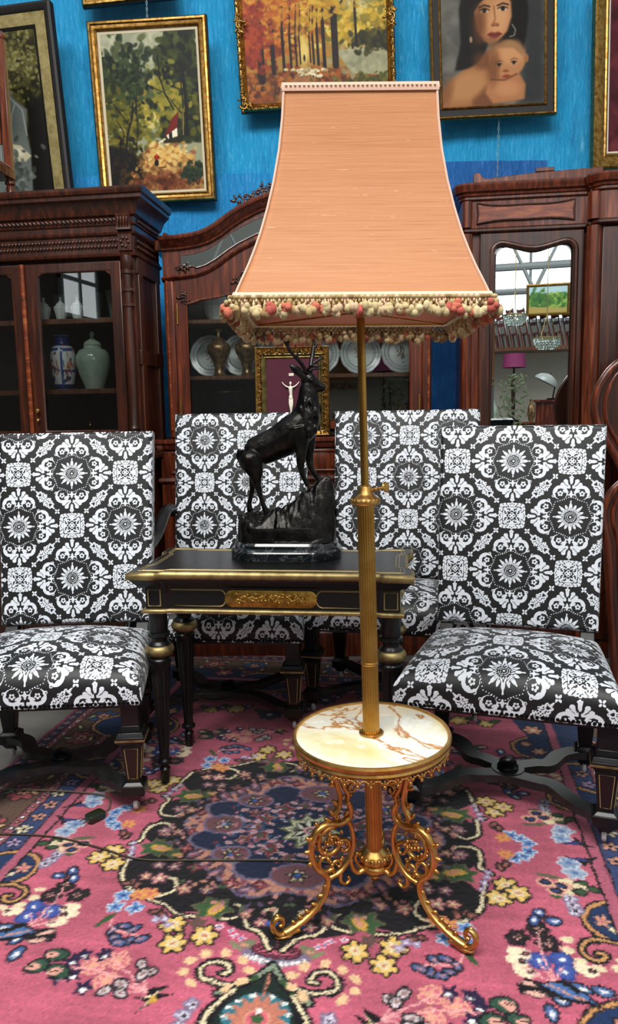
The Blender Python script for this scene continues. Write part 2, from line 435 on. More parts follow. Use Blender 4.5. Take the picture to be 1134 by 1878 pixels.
along(.200, .20, lambda x, y, k, s: (flower(x, y, .062, 8, ['9d4a4e', '34507e'][k % 2], CRM), flower(x, y, .03, 6, PCH, BLK)))
along(.160, .10, lambda x, y, k, s: leafy(x, y + .05 * (1 - s), .022, .011, .6 + k, 'b58a5a', CRM))
along(.245, .10, lambda x, y, k, s: leafy(x, y + .04 * (1 - s), .024, .010, 2.2 + k, '6c7a52', CRM))
along(.287, .03, lambda x, y, k, s: (q.ell(x, y, .009, .010, BLK), q.ell(x, y, .005, .006, [PCH, WHT][k % 2])))
along(.322, .05, lambda x, y, k, s: flower(x, y, .016, 5, PCH, BLK, NVY))
# --- side half-palmette and corner arabesque growing in from the border
def lobe(x, y, rx, ry):
    q.ell(x, y, rx + .020, ry + .020, BLK); q.ell(x, y, rx + .014, ry + .014, 'c08a58'); q.ell(x, y, rx + .003, ry + .003, BLK); q.ell(x, y, rx, ry, '1a2f55')
lobe(.79, .285, .075, .065); flower(.745, .28, .026, 5, PCH, 'c86a70', NVY); q.ell(.77, .315, .02, .012, CRM, .5)
scroll(catmull([(.80, .36), (.74, .352), (.695, .357), (.678, .385), (.690, .412), (.718, .414), (.728, .398), (.712, .392)]), .009, 'b98a58')
for x, y in ((.650, .36), (.648, .395), (.668, .425), (.705, .440), (.745, .435), (.76, .41)): q.ell(x, y, .015, .011, CRM)
lobe(.80, .63, .16, .10); lobe(.60, 1.04, .17, .12); lobe(.40, 1.16, .14, .10); q.poly([(.70, .70), (.90, .62), (.90, 1.3), (.55, 1.3), (.50, 1.12), (.62, .98)], '1a2f55')
for a, b, c in bands: band(bx(a)[0], bx(b)[0], bx(a)[1], bx(b)[1], c) if a < .03 else None
for x, y, r in ((.72, .60, .03), (.68, .66, .022), (.72, .78, .04), (.66, 1.0, .05), (.70, 1.15, .04), (.62, 1.25, .05)): flower(x, y, r, 6, [PCH, 'b0606c'][int(y * 100) % 2], CRM)
for x, y, a in ((.655, .505, .3), (.607, .535, 1.2), (.585, .58, 1.5), (.70, .505, .2)): leafy(x, y, .024, .014, a, '4a6494', WHT)
for x, y in ((.69, .255), (.685, .232), (.683, .208)): flower(x, y, .017, 5, 'c9c3d2', BLK, LAV)
for x, y, a in ((.705, .145, 0), (.735, .165, .4), (.70, .18, 0)): leafy(x - .018, y, .022, .016, a, CRM, edge=PCH, e=.002); leafy(x + .014, y, .017, .010, a, GRN)
flower(.715, .098, .034, 6, '8fa0b8', '54709c', 'c9d2da', e=.004); flower(.705, .060, .030, 6, '7f94b4', '54709c', 'c9d2da', e=.004)
# --- central medallion
for x, y, rx, ry in ((0, 0, .43, .375), (.405, .055, .075, .075), (.345, .245, .125, .095), (.25, .33, .085, .06), (.07, .365, .105, .07)): q.ell(x, y, rx, ry, BLK)
q.poly([(0, .40), (.12, .37), (.05, .43), (0, .49)], BLK)
scroll(catmull([(.50, .135), (.475, .115), (.478, .075), (.468, .03), (.425, .022), (.405, .052), (.425, .07)]), .010)
scroll(catmull([(.48, .175), (.470, .24), (.452, .295), (.38, .345), (.31, .325), (.315, .275), (.355, .268)]), .010)
scroll(catmull([(.42, .35), (.33, .362), (.26, .40), (.215, .405)]), .007)
scroll(catmull([(.16, .405), (.125, .395), (.10, .37), (.13, .345)]), .008); scroll(catmull([(.10, .385), (.085, .42), (.05, .435), (.015, .485)]), .009)
scroll(catmull([(.06, .36), (.035, .345), (.03, .37)]), .006)
for x, y, l, a in ((.415, .142, .062, -.2), (.185, .368, .06, 1.0), (.36, .165, .03, .4)):
    star(x, y, l * .62, l, 6, '6c5c46', a, .8); star(x, y, l * .52, l * .88, 6, GRN, a, .8); q.ell(x - .01, y, l * .5, l * .24, GLD, a); q.ell(x - .01, y, l * .3, l * .12, PCH, a)
for x, y, r in ((.425, .06, .022), (.385, .06, .018), (.36, .275, .026), (.40, .27, .02), (.335, .22, .02), (.10, .375, .018), (.06, .40, .018), (.28, .305, .024), (.22, .30, .02), (.38, .22, .018)):
    flower(x, y, r, 5, ['c98a84', PCH, 'a0707c'][int(x * 1000) % 3], CRM, '3a2430')
q.ell(.03, .40, .018, .012, BLU)
for s_, c in ((1.0, LAV), (.965, PCH), (.86, '9c6a72'), (.84, 'cf927e')):
    q.poly([(.36 * s_ * math.cos(a) * (1 + .07 * math.cos(8 * a)), .315 * s_ * math.sin(a) * (1 + .09 * math.cos(8 * a + PI))) for a in np.linspace(0, 2 * PI, 97)], c)
for x, y, a in ((.325, .085, .5), (.30, .155, .9), (.22, .225, 1.1), (.12, .285, .2), (.26, .19, .8)): leafy(x, y, .030, .017, a, '6d5068', 'b98f9c', '2a1d28')
for x, y, r in ((.335, .135, .02), (.17, .265, .022), (.28, .215, .02), (.09, .265, .018), (.345, .05, .016)): flower(x, y, r, 4, 'a04a52', PCH, '40202a')
for k in range(26):
    a = k * .063; r1 = .335 + .02 * math.sin(k * 2.3); q.ell(r1 * math.cos(a), r1 * .875 * math.sin(a), .010, .007, ['8f4a56', '4d3a52', 'c98a84'][k % 3], a)
# navy ground with mauve cartouches
q.poly([(.33 * math.cos(a) * (1 - .13 * math.cos(8 * a)), .238 * math.sin(a) * (1 - .13 * math.cos(8 * a))) for a in np.linspace(0, 2 * PI, 97)], LAV)
q.poly([(.318 * math.cos(a) * (1 - .13 * math.cos(8 * a)), .228 * math.sin(a) * (1 - .13 * math.cos(8 * a))) for a in np.linspace(0, 2 * PI, 97)], NVY)
for x, y, rx, ry in ((.262, 0, .056, .044), (0, .212, .070, .046), (.20, .142, .050, .034)):
    q.ell(x, y, rx + .008, ry + .008, LAV); q.ell(x, y, rx, ry, '704850'); star(x, y, .020, .036, 6, BLK); star(x, y, .014, .030, 6, CRM); q.ell(x, y, .017, .013, BLK); q.ell(x, y, .011, .009, BLU)
for x, y, r in ((.145, .045, .034), (.10, .105, .032), (.185, .07, .022), (.04, .135, .022), (.17, 0, .026)):
    star(x, y, r * .65, r * 1.12, 5, 'c9a090', .3); star(x, y, r * .55, r * .95, 5, '6e2f38', .3); q.ell(x, y, r * .3, col='3c5a40')
for x, y in ((.12, .02), (.075, .085), (.13, .09), (.20, .03), (.155, .10), (.06, .12), (.01, .12), (.22, .085), (.10, .065), (.08, .145), (.23, .045), (.165, .03)): q.ell(x, y, .011, .008, WHT); q.ell(x, y, .009, .006, 'c07c88')
for k in range(60):
    a, r1 = RNG.random() * PI / 2, .10 + .20 * RNG.random(); q.ell(r1 * math.cos(a), r1 * .68 * math.sin(a), .007, .005, ['c07c88', '6e2f38', 'b9a8c0', '3c5a80', '93566a'][k % 5], RNG.random() * 3)
for k in range(50):
    a, r1 = RNG.random() * PI / 2, .37 + .07 * RNG.random(); q.ell(r1 * math.cos(a), r1 * .87 * math.sin(a), .008, .006, ['a8707c', '4a5a40', PCH, '5a4a6c'][k % 4], RNG.random() * 3)
for rr, cc in ((1.0, '6f7550'), (.86, 'd8d7b4'), (.70, '39423a'), (.60, 'd9dcc8')): star(0, 0, .062 * rr, .098 * rr, 10, cc)
for k in range(8): q.ell(.036 * math.cos(k * PI / 4), .036 * math.sin(k * PI / 4), .014, .007, BLK, k * PI / 4)
q.ell(0, 0, .024, .022, 'd49aa0'); q.ell(0, 0, .013, .010, BLK); q.ell(0, 0, .008, .005, WHT)
Xg, Yg = np.meshgrid(q.xs, q.ys); q.a *= (1 - .16 * np.clip((1 - np.hypot(Xg / .47, Yg / .41)) * 12, 0, 1))[..., None]   # the medallion is woven in deeper-dyed wool
# --- garland and pendant below the medallion
q.line([(x, .500 + .020 * (1 - (x / .07) ** 2)) for x in np.linspace(0, .07, 8)], .030, LAV)
for x in np.linspace(.006, .066, 6): q.ell(x, .512 + .014 * (1 - (x / .07) ** 2), .005, .007, WHT)
scroll(catmull([(0, .508), (.035, .504), (.055, .49), (.045, .478), (.034, .487)]), .004, 'a23e56', .004)
q.poly([(0, .525), (.03, .57), (.075, .62), (.105, .68), (.10, .77), (.05, .85), (0, .90)], BLK); q.poly([(0, .55), (.025, .585), (.065, .632), (.088, .69), (.084, .76), (.04, .83), (0, .87)], '14221f')
scroll(catmull([(0, .53), (.018, .556), (.05, .590), (.10, .625), (.070, .612)]), .010, '7c8a74'); scroll(catmull([(.06, .61), (.095, .655), (.105, .70), (.10, .77), (.05, .845)]), .010, CRM)
q.line(catmull([(.03, .572), (.06, .605)]), .012, GRN)
scroll(catmull([(.05, .592), (.10, .600), (.145, .585), (.150, .555), (.125, .538), (.095, .545), (.088, .565), (.105, .570)]), .008, CRM)
for a in np.linspace(-.9, 4.2, 9): q.ell(.118 + .072 * math.cos(a), .565 - .052 * math.sin(a), .015, .011, 'dcb78c', a)
q.ell(0, .68, .072, .066, '2f6a78')
for k in range(14): q.ell(.066 * math.cos(k * PI / 7 + .1), .68 + .060 * math.sin(k * PI / 7 + .1), .006, .005, WHT)
star(0, .68, .044, .068, 14, 'b4705c'); q.ell(0, .68, .028, .024, PCH); q.ell(0, .68, .022, .018, 'c85c6c'); q.ell(0, .68, .011, .010, GRN); q.ell(0, .66, .006, .008, WHT); q.line([(0, .56), (0, .63)], .007, 'b4705c')
for x, y in ((.142, .66), (.15, .69), (.155, .72)): flower(x, y, .015, 5, 'c9c3d2', BLK, LAV)
for x, y in ((.09, .44), (.075, .455), (.06, .462), (.12, .43)): flower(x + .03, y, .011, 4, WHT, BLU, 'b9486a')
leafy(.075, .478, .030, .012, .5, '6f7458', PCH, 'b9486a', .001); leafy(.095, .488, .022, .009, 2.4, '7a8060', None, 'b9486a', .001)
# --- scattered bouquets in the open field
for x, y in ((.262, .438), (.242, .498), (.176, .464), (.510, .232), (.532, .175), (.56, .205)): flower(x, y, .036, 6, 'd8b464', 'c88a6a', BLK, .3); flower(x, y, .018, 6, CRM, 'c07058', 'd8b464', .8, .001)
star(.205, .425, .016, .026, 5, '5f4640')
for x, y in ((.395, .591), (.345, .566), (.345, .626)):
    for k in range(7): q.ell(x + .019 * math.cos(k * .9), y + .017 * math.sin(k * .9), .011, .010, 'dca086'); q.ell(x + .019 * math.cos(k * .9), y + .017 * math.sin(k * .9), .006, .005, 'c6647a')
    q.ell(x, y, .009, col='d99c84')
def stalk(*p): q.line(catmull(p), .005, 'e3a0a0')
stalk((.50, .60), (.44, .60), (.36, .605), (.25, .645)); stalk((.36, .56), (.31, .60), (.25, .645)); stalk((.34, .655), (.29, .65), (.25, .645)); stalk((.27, .58), (.262, .62), (.25, .65))
for x, y, a in ((.431, .561, 0), (.385, .554, .2), (.428, .621, .2), (.385, .652, -.5), (.445, .582, 0), (.455, .63, .4)):
    star(x, y, .013, .026, 5, '241a38', a); q.ell(x - .004, y + .006, .007, .006, WHT)
for x, y, a in ((.492, .57, 0), (.516, .608, .4), (.462, .616, -.4)): leafy(x, y, .028, .020, a, '2c4a3a', 'd99c8c'); q.ell(x + .012, y + .003, .012, .011, 'd79a8a'); q.line([(x + .006, y), (x + .02, y)], .003, BLK)
for x, y in ((.287, .572), (.262, .592), (.309, .633), (.337, .657), (.275, .60), (.30, .655)): leafy(x, y, .017, .012, x * 40, 'c8b8bc', '8a7068')
q.poly([(.205, .62), (.222, .65), (.19, .64), (.225, .668), (.245, .705), (.235, .668), (.268, .66), (.24, .655), (.25, .64)], BLK); q.poly([(.212, .635), (.225, .655), (.24, .695), (.235, .66), (.255, .658), (.232, .654)], CRM); q.ell(.226, .664, .010, .008, GLD)
for x, y in ((.628, .425), (.580, .435), (.629, .463)): flower(x, y, .024, 9, '3f549a', WHT, '2c3c7e'); 
for x, y in ((.675, .449), (.539, .418), (.530, .440), (.545, .471)): q.ell(x, y, .026, .017, 'e6d4b4', .3); q.ell(x + .014, y, .009, .007, BLK); q.ell(x + .014, y, .004, .003, 'b0606c')
for x, y in ((.607, .378), (.590, .335), (.541, .368)): flower(x, y, .028, 6, '2a1c20', 'a8605c', BLK); flower(x + .003, y, .013, 4, 'c08a80', BLK, BLK)
for x, y in ((.63, .298), (.601, .275), (.585, .305)): leafy(x, y, .020, .014, x * 30, '3c5590', WHT)
stalk((.59, .35), (.588, .40), (.60, .48)); stalk((.58, .445), (.598, .49)); stalk((.545, .46), (.59, .49)); stalk((.625, .45), (.60, .49))
q.poly([(.52, .512), (.545, .49), (.58, .50), (.62, .485), (.66, .51), (.69, .552), (.64, .548), (.60, .535), (.56, .545), (.53, .535)], BLK)
q.poly([(.575, .505), (.615, .495), (.64, .515), (.65, .54), (.61, .528)], '44689e'); q.poly([(.64, .525), (.655, .515), (.68, .545)], '44689e'); q.ell(.55, .508, .018, .007, 'd8a898', .3); q.ell(.56, .534, .022, .007, 'd8a898', .1); q.line([(.59, .505), (.66, .538)], .006, PCH)
for x, y, a in ((.378, .458, .3), (.35, .465, .8), (.382, .498, 0), (.32, .494, .4), (.345, .505, 1.2), (.40, .475, 1.0), (.365, .512, 0)): leafy(x, y, .017, .010, a, '4a5c8c', 'a87a80')
stalk((.42, .43), (.40, .47), (.33, .485)); leafy(.43, .445, .03, .008, 1.0, GRN, None, GRN, 0)
for x, y in ((.424, .352), (.427, .397), (.375, .395), (.595, .042), (.57, .055), (.61, .02)): flower(x, y, .022, 5, '5078b0', '223a6c', 'c4d0dc', e=.004)
for x, y in ((.361, .337), (.385, .345), (.545, .04)): flower(x, y, .026, 6, 'd2944e', 'c86a5a', 'b9486a', .2, .001)
for x, y in ((.423, .299), (.405, .31), (.44, .305), (.525, .10), (.54, .085), (.32, .40), (.30, .41)): leafy(x, y, .016, .010, x * 50, '6a4038', 'a86a60')
for x, y in ((.485, .152), (.478, .175), (.47, .20), (.49, .13), (.29, .42), (.31, .425), (.275, .44)): flower(x, y, .012, 4, 'b8a6c8', WHT, LAV, .5, .002)
for x, y in ((.67, .164), (.633, .152), (.655, .185)): q.ell(x, y, .024, .018, 'd9a08e'); leafy(x, y - .002, .012, .008, .2, '2a3a68')
q.ell(.645, .125, .035, .008, '5c5a44', .2); q.ell(.65, .205, .014, .006, GRN)
q.poly([(.79, .02), (.74, .035), (.70, .03), (.735, .05), (.745, .07), (.76, .048)], BLK); q.ell(.735, .040, .022, .006, '2c3a78', .1)
for x, y, r in ((.30, .80, .05), (.10, .98, .05), (.45, .84, .045), (.25, 1.02, .05), (.37, .98, .04), (.55, .82, .035), (.06, 1.08, .05), (.19, .92, .045), (.18, .85, .03)):
    flower(x, y, r, 7, ['28365e', PCH, 'd8b464', '35489a'][int(r * 1000 + x * 100) % 4], CRM); leafy(x + r, y + r * .6, .025, .012, .6, GRN)
    leafy(x - r, y + r * .7, .022, .011, 2.2, '4a5c8c', WHT)
q.a *= 1 + RNG.normal(0, .045, (q.ny, q.nx, 1))
full = np.concatenate([q.a[::-1], q.a[1:]], 0); full = np.concatenate([full[:, ::-1], full[:, 1:]], 1)
ny_, nx_ = full.shape[:2]; jj, ii = np.mgrid[0:ny_, 0:nx_]
w1 = (vnoise(nx_, ny_, 7, 41, 2) - .5) * 2.8 + RNG.integers(-1, 2, (ny_, nx_)) * .34; w2 = (vnoise(nx_, ny_, 7, 43, 2) - .5) * 2.8 + RNG.integers(-1, 2, (ny_, nx_)) * .34
full = full[np.clip(np.rint(jj + w1).astype(int), 0, ny_ - 1), np.clip(np.rint(ii + w2).astype(int), 0, nx_ - 1)]   # ragged knotting
full *= 1 + .10 * (vnoise(full.shape[1], full.shape[0], 90, 21, 4) - .5)[..., None]
H_, W_ = full.shape[:2]
bb = np.linspace(-RW, RW, W_); aa = np.linspace(-RH, RH, H_); Bx, Ay = np.meshgrid(bb, aa)
pile = .011 + .0016 * vnoise(W_, H_, 2.2, 31, 2) + .003 * vnoise(W_, H_, 60, 33, 2)
edge = np.clip(np.minimum(RW - np.abs(Bx), RH - np.abs(Ay)) / .012, 0, 1); Zz = .001 + pile * edge
m = M['pile'] = attrmat('wool_pile', .95, .1); bs(m).inputs['Sheen Weight'].default_value = .25; bs(m).inputs['Sheen Roughness'].default_value = .5
rug = grid_obj('carpet', np.stack([Bx, Ay, Zz], -1), m, None, cols={'paint': full})
rug.location = (-.01, 2.005, 0); rug.rotation_euler = (0, 0, -math.radians(9.6))
tag(rug, 'large pink and navy oriental carpet with dark central medallion under the furniture', 'carpet')
# fringe-less selvedge cord on the two ends of the carpet
for s_ in (-1, 1): MB().tube([(-RW, s_ * RH, .006), (RW, s_ * RH, .006)], .006).build('selvedge', mat('pale_selvedge', 'b9a4a0', .9), rug)
# ---------------------------------------------------------------- damask cloth and the four chairs
def damask_tile(N=720):
    """one repeat of the black and white damask: 1 = white motif"""
    g = (np.arange(N) + .5) / N; U, V = np.meshgrid(g, g); out = np.full((N, N), 9.)
    def ell(x, y, cx, cy, a, b, t=0.):
        c, s_ = math.cos(t), math.sin(t); u = (x - cx) * c + (y - cy) * s_; w = -(x - cx) * s_ + (y - cy) * c
        return (np.sqrt((u / a) ** 2 + (w / b) ** 2) - 1) * min(a, b)
    def ring(x, y, cx, cy, r, t): return np.abs(np.hypot(x - cx, y - cy) - r) - t
    def curl(x, y, cx, cy, r0, r1, a0, a1, t0, t1, n=16):
        D = np.full(x.shape, 9.); P = spiral(cx, cy, r0, r1, a0, a1, n)
        for i in range(n): D = np.minimum(D, Cv.sd(x, y, *P[i], *P[i + 1]) - (t0 + (t1 - t0) * i / n))
        return D
    def medal(x, y):
        ax, ay = np.abs(x), np.abs(y); p, q = np.maximum(ax, ay), np.minimum(ax, ay); r = np.hypot(x, y); th = np.arctan2(q, p); D = np.full(x.shape, 9.)
        # sixteen-petalled flower with dark veins
        for a, c0, l, w in ((0, .088, .042, .0165), (PI / 8, .082, .036, .0145), (PI / 4, .086, .040, .016)):
            D = np.minimum(D, ell(p, q, c0 * math.cos(a), c0 * math.sin(a), l * .96, w * .84, a))
        for a in (0, PI / 8, PI / 4):
            for s_ in (-1, 1):
                b = a + s_ * .16; D = np.maximum(D, -(Cv.sd(p, q, .05 * math.cos(a), .05 * math.sin(a), .088 * math.cos(a + s_ * .07), .088 * math.sin(a + s_ * .07)) - .0016))
        D = np.where(r < .046, np.abs(r - .040) - .0028, D); D = np.minimum(D, np.abs(r - .026) - .0026); D = np.minimum(D, r - .010)
        D = np.minimum(D, ell(p, q, .139, 0, .011, .0065)); D = np.minimum(D, ell(p, q, .128 * math.cos(PI / 4), .128 * math.sin(PI / 4), .010, .006, PI / 4))
        # pearl chain bowed between eight points
        for a in np.linspace(0, PI / 4, 8):
            rr = .168 + .018 * abs(math.sin(4 * (a + 0))) if False else .166 + .020 * (abs(a - PI / 8) / (PI / 8)) ** 1.5
            D = np.minimum(D, np.hypot(p - rr * math.cos(a), q - rr * math.sin(a)) - .0054)
        # ring of eight crescents holding small flowers
        cx, cy = .238 * math.cos(PI / 8), .238 * math.sin(PI / 8); d = np.hypot(p - cx, q - cy); dx, dy = p - cx, q - cy
        cr = np.maximum(d - .064, -(np.hypot(p - cx + .013, q - cy + .004) - .048)); D = np.minimum(D, cr)
        for k in range(5): D = np.minimum(D, np.hypot(dx + .010 - .017 * math.cos(k * 1.2566), dy - .017 * math.sin(k * 1.2566)) - .0095)
        D = np.maximum(D, -(np.hypot(dx + .010, dy) - .005))
        D = np.minimum(D, ell(p, q, cx + .010, cy - .034, .020, .009, .9)); D = np.minimum(D, ell(p, q, cx + .012, cy + .034, .019, .008, -.5))
        D = np.minimum(D, ell(p, q, .205, 0, .034, .011)); D = np.minimum(D, curl(p, q, .214, .022, .010, .016, 0, 4.2, .004, .006))
        D = np.minimum(D, curl(p, q, .190, .150, .008, .016, .8, 5.4, .003, .006))
        # palmettes on the four cardinal sides
        for a, l, w, off in ((0, .034, .014, .300), (.62, .044, .015, .272), (1.12, .046, .014, .262)):
            D = np.minimum(D, ell(p, q, off + l * .8 * math.cos(a), .012 * (a > 0) + l * .9 * math.sin(a), l, w, a))
        D = np.minimum(D, curl(p, q, .318, .052, .006, .022, 2.6, -2.6, .005, .008)); D = np.minimum(D, curl(p, q, .290, .078, .005, .018, 3.0, -2.2, .005, .007))
        D = np.maximum(D, -(ell(p, q, .300, .022, .024, .0036, .35))); D = np.maximum(D, -(ell(p, q, .283, .040, .022, .0034, .95)))
        for k in range(5): D = np.minimum(D, np.hypot(p - .352 - .013 * math.cos(k * 1.2566), q - .013 * math.sin(k * 1.2566)) - .0085)
        D = np.maximum(D, -(np.hypot(p - .352, q) - .0042))
        return D
    def square(x, y):
        ax, ay = np.abs(x), np.abs(y); p, q = np.maximum(ax, ay), np.minimum(ax, ay); D = np.full(x.shape, 9.)
        for cx, cy, r in ((.108, 0, .015), (.098, .030, .020), (.092, .062, .024), (.090, .090, .020)): D = np.minimum(D, np.hypot(p - cx, q - cy) - r)
        D = np.minimum(D, np.maximum(np.maximum(p - .098, q - .098), -(p - .066)))
        D = np.maximum(D, -(np.hypot(p - .108, q) - .006)); D = np.maximum(D, -(np.abs(p - .080) - .0018) * 1.0); D = np.maximum(D, -(ell(p, q, .100, .016, .010, .0035, 1.2))); D = np.maximum(D, -(ell(p, q, .102, .048, .012, .0036, .9))); D = np.maximum(D, -(ell(p, q, .098, .078, .011, .0036, .8))); D = np.maximum(D, -(ell(p, q, .088, .034, .012, .004, .5)))
        D = np.maximum(D, -(curl(p, q, .078, .062, .004, .015, 0, 5, .003, .003)))
        D = np.minimum(D, curl(p, q, .050, .024, .006, .018, 1, 6, .0035, .0045)); D = np.minimum(D, ell(p, q, .055, .052, .021, .009, PI / 4)); D = np.minimum(D, ell(p, q, .060, 0, .014, .006))
        for k in range(4): D = np.minimum(D, np.abs(np.hypot(x - .018 * math.cos(k * PI / 2), y - .018 * math.sin(k * PI / 2)) - .011) - .004)
        D = np.minimum(D, np.hypot(x, y) - .006); return D
    def cross(x, y):
        D = np.full(x.shape, 9.)
        for k in range(4): D = np.minimum(D, ell(x, y, .017 * math.cos(PI / 4 + k * PI / 2), .017 * math.sin(PI / 4 + k * PI / 2), .0125, .0085, PI / 4 + k * PI / 2))
        return D
    def diag(a, b):
        """piece lying between two diagonal medallions; a runs along it"""
        a, b = np.abs(a), np.abs(b); D = np.full(a.shape, 9.)
        D = np.minimum(D, curl(a, b, .052, .020, .005, .018, -2.4, 3.2, .0045, .0065)); D = np.minimum(D, curl(a, b, .022, .040, .004, .014, 2.4, -2.6, .004, .006))
        D = np.minimum(D, curl(a, b, .082, .018, .004, .013, -2, 3, .004, .006)); D = np.minimum(D, ell(a, b, .094, 0, .018, .010)); D = np.minimum(D, ell(a, b, .036, 0, .020, .008))
        D = np.minimum(D, np.abs(np.hypot(a - .010, b - .010) - .010) - .004); D = np.minimum(D, np.hypot(a - .118, b) - .007); return D
    def per(x, c): return (x - c + .5) % 1 - .5
    for c in ((0, 0), (.5, .5)): out = np.minimum(out, medal(per(U, c[0]), per(V, c[1])))
    for c in ((.5, 0), (0, .5)):
        x, y = per(U, c[0]), per(V, c[1]); out = np.minimum(out, square(x, y))
        for i in (-1, 1):
            for j in (-1, 1): out = np.minimum(out, cross(per(U, c[0] + i * .137), per(V, c[1] + j * .137)))
    for c, s_ in (((.25, .25), -1), ((.75, .75), -1), ((.25, .75), 1), ((.75, .25), 1)):
        x, y = per(U, c[0]), per(V, c[1]); out = np.minimum(out, diag((x + s_ * y) * .7071, (y - s_ * x) * .7071))
    cov = np.clip(.5 - out * N / 2.2, 0, 1)
    for ax in (0, 1): cov = (np.roll(cov, 1, ax) + 2 * cov + np.roll(cov, -1, ax)) / 4
    return cov
TILE = damask_tile(); PER = .378
m = M['damask'] = mat('black_white_damask', (.5, .5, .5), .5); a = nd(m, 'ShaderNodeAttribute'); a.attribute_name = 'motif'
lk(m, ramp(m, a.outputs['Fac'], [(.44, '0b0c0e'), (.62, 'e2e7ee')]), bs(m).inputs['Base Color']); bs(m).inputs['Sheen Weight'].default_value = .15
bump(m, noise(m, coord(m), 900, 2), .08, .0006)

def edge1(t, half, r):
    """run a cloth coordinate over a rounded edge: position and drop"""
    s_ = np.sign(t); a = np.abs(t); k = r * PI / 2; ph = np.clip((a - (half - r)) / r, 0, PI / 2)
    x = np.where(a < half - r, a, half - r + r * np.sin(ph)); d = np.where(a < half - r, 0, r * (1 - np.cos(ph))) + np.maximum(a - (half - r) - k, 0); return s_ * x, d
def cushion(name, W, D, Hd, r, dome, taper, phase, res, parent, place, mt):
    """a padded cloth-covered slab: W x D, sides dropping by Hd; place maps (x, y, drop) to 3-D"""
    hs = W / 2 - r + r * PI / 2 + (Hd - r); ht = D / 2 - r + r * PI / 2 + (Hd - r)
    s_ = np.linspace(-hs, hs, int(2 * hs / res)); t = np.linspace(-ht, ht, int(2 * ht / res)); S, T = np.meshgrid(s_, t)
    x, dx = edge1(S, W / 2, r); y, dy = edge1(T, D / 2, r); drop = np.maximum(dx, dy)
    top = np.clip(1 - (np.abs(x) / (W / 2)) ** 2.4, 0, 1) * np.clip(1 - (np.abs(y) / (D / 2)) ** 2.4, 0, 1)
    x = x * (1 + taper * y / D); z = -drop + dome * top ** .8
    G = place(x, y, z); mo = bilin(TILE, (S - phase[0]) / PER, (T - phase[1]) / PER)
    return grid_obj(name, G, mt, parent, attrs={'motif': mo})

def chair_leg(x, y, par, front, panel_rot=0):
    b = MB()
    b.box((x, y, .335), (.052, .052, .09)); b.frus((x, y, .275), (.062, .062), (.052, .052), .018)
    b.frus((x, y, .262), (.084, .084), (.070, .070), .013); b.box((x, y, .253), (.084, .084, .018)); b.frus((x, y, .232), (.060, .060), (.080, .080), .012)
    b.frus((x, y, .112), (.040, .040), (.060, .060), .12); b.frus((x, y, .103), (.064, .064), (.044, .044), .010); b.box((x, y, .088), (.068, .068, .032))
    b.frus((x, y, .050), (.030, .030), (.056, .056), .022)
    o = b.build('leg', M['ebony'], par, bevel=.002)
    for k in range(2):
        # sunk panel with brass line, on the outward faces
        sg = -1 if front else 1
        p = MB(); q = MB()
        for dz, mtl in ((0, p),): 
            z0, z1 = .124, .222; w0, w1 = .013, .020
            f = lambda w, z: (w, (.020 + (z - .112) / .12 * .010) + .0006, z)
            vs = []
            for off in (0., ):
                pts = [(-w0, z0), (w0, z0), (w1, z1), (-w1, z1)]
            vs = [(a, -f(a, z)[1], z) for a, z in pts] + [(a, -f(a, z)[1] + .004, z) for a, z in pts]
            R = Matrix.Translation((x, y, 0)) @ Matrix.Rotation([0, PI / 2 if x > 0 else -PI / 2][k], 4, 'Z')
            p.add(vs, [(0, 1, 2, 3), (7, 6, 5, 4), (0, 4, 5, 1), (1, 5, 6, 2), (2, 6, 7, 3), (3, 7, 4, 0)], R)
            L = [(a * 1.0, -f(a, z)[1] - .0006, z) for a, z in pts]; q.tube(L, .0011, 5, R, closed=True)
        if front:
            po = p.build('leg_panel', M['legpanel'], o); q.build('brass_line', M['brassline'], o)
    if front: MB().sweep([(x - .042, y - .042), (x + .042, y - .042), (x + .042, y + .042), (x - .042, y + .042)], [(0, .249), (.002, .249), (.002, .255), (0, .255)]).build('gilt_edge', M['gilt'], o)
    c = MB(); c.lathe([(.0, -.006), (.021, -.006), (.0225, -.004), (.0225, .004), (.021, .006), (0, .006)], 20, M=Matrix.Translation((x, y + .012, .0225 + .0115)) @ Matrix.Rotation(PI / 2, 4, 'Y') @ Matrix.Rotation(.0, 4, 'X'))
    c.build('castor', M['castor'], o)
    h = MB(); h.tube([(x, y, .055), (x - .009, y + .008, .046), (x - .009, y + .012, .034)], .003, 6); h.tube([(x, y, .055), (x + .009, y + .008, .046), (x + .009, y + .012, .034)], .003, 6); h.build('castor_fork', M['iron'], o)
    return o

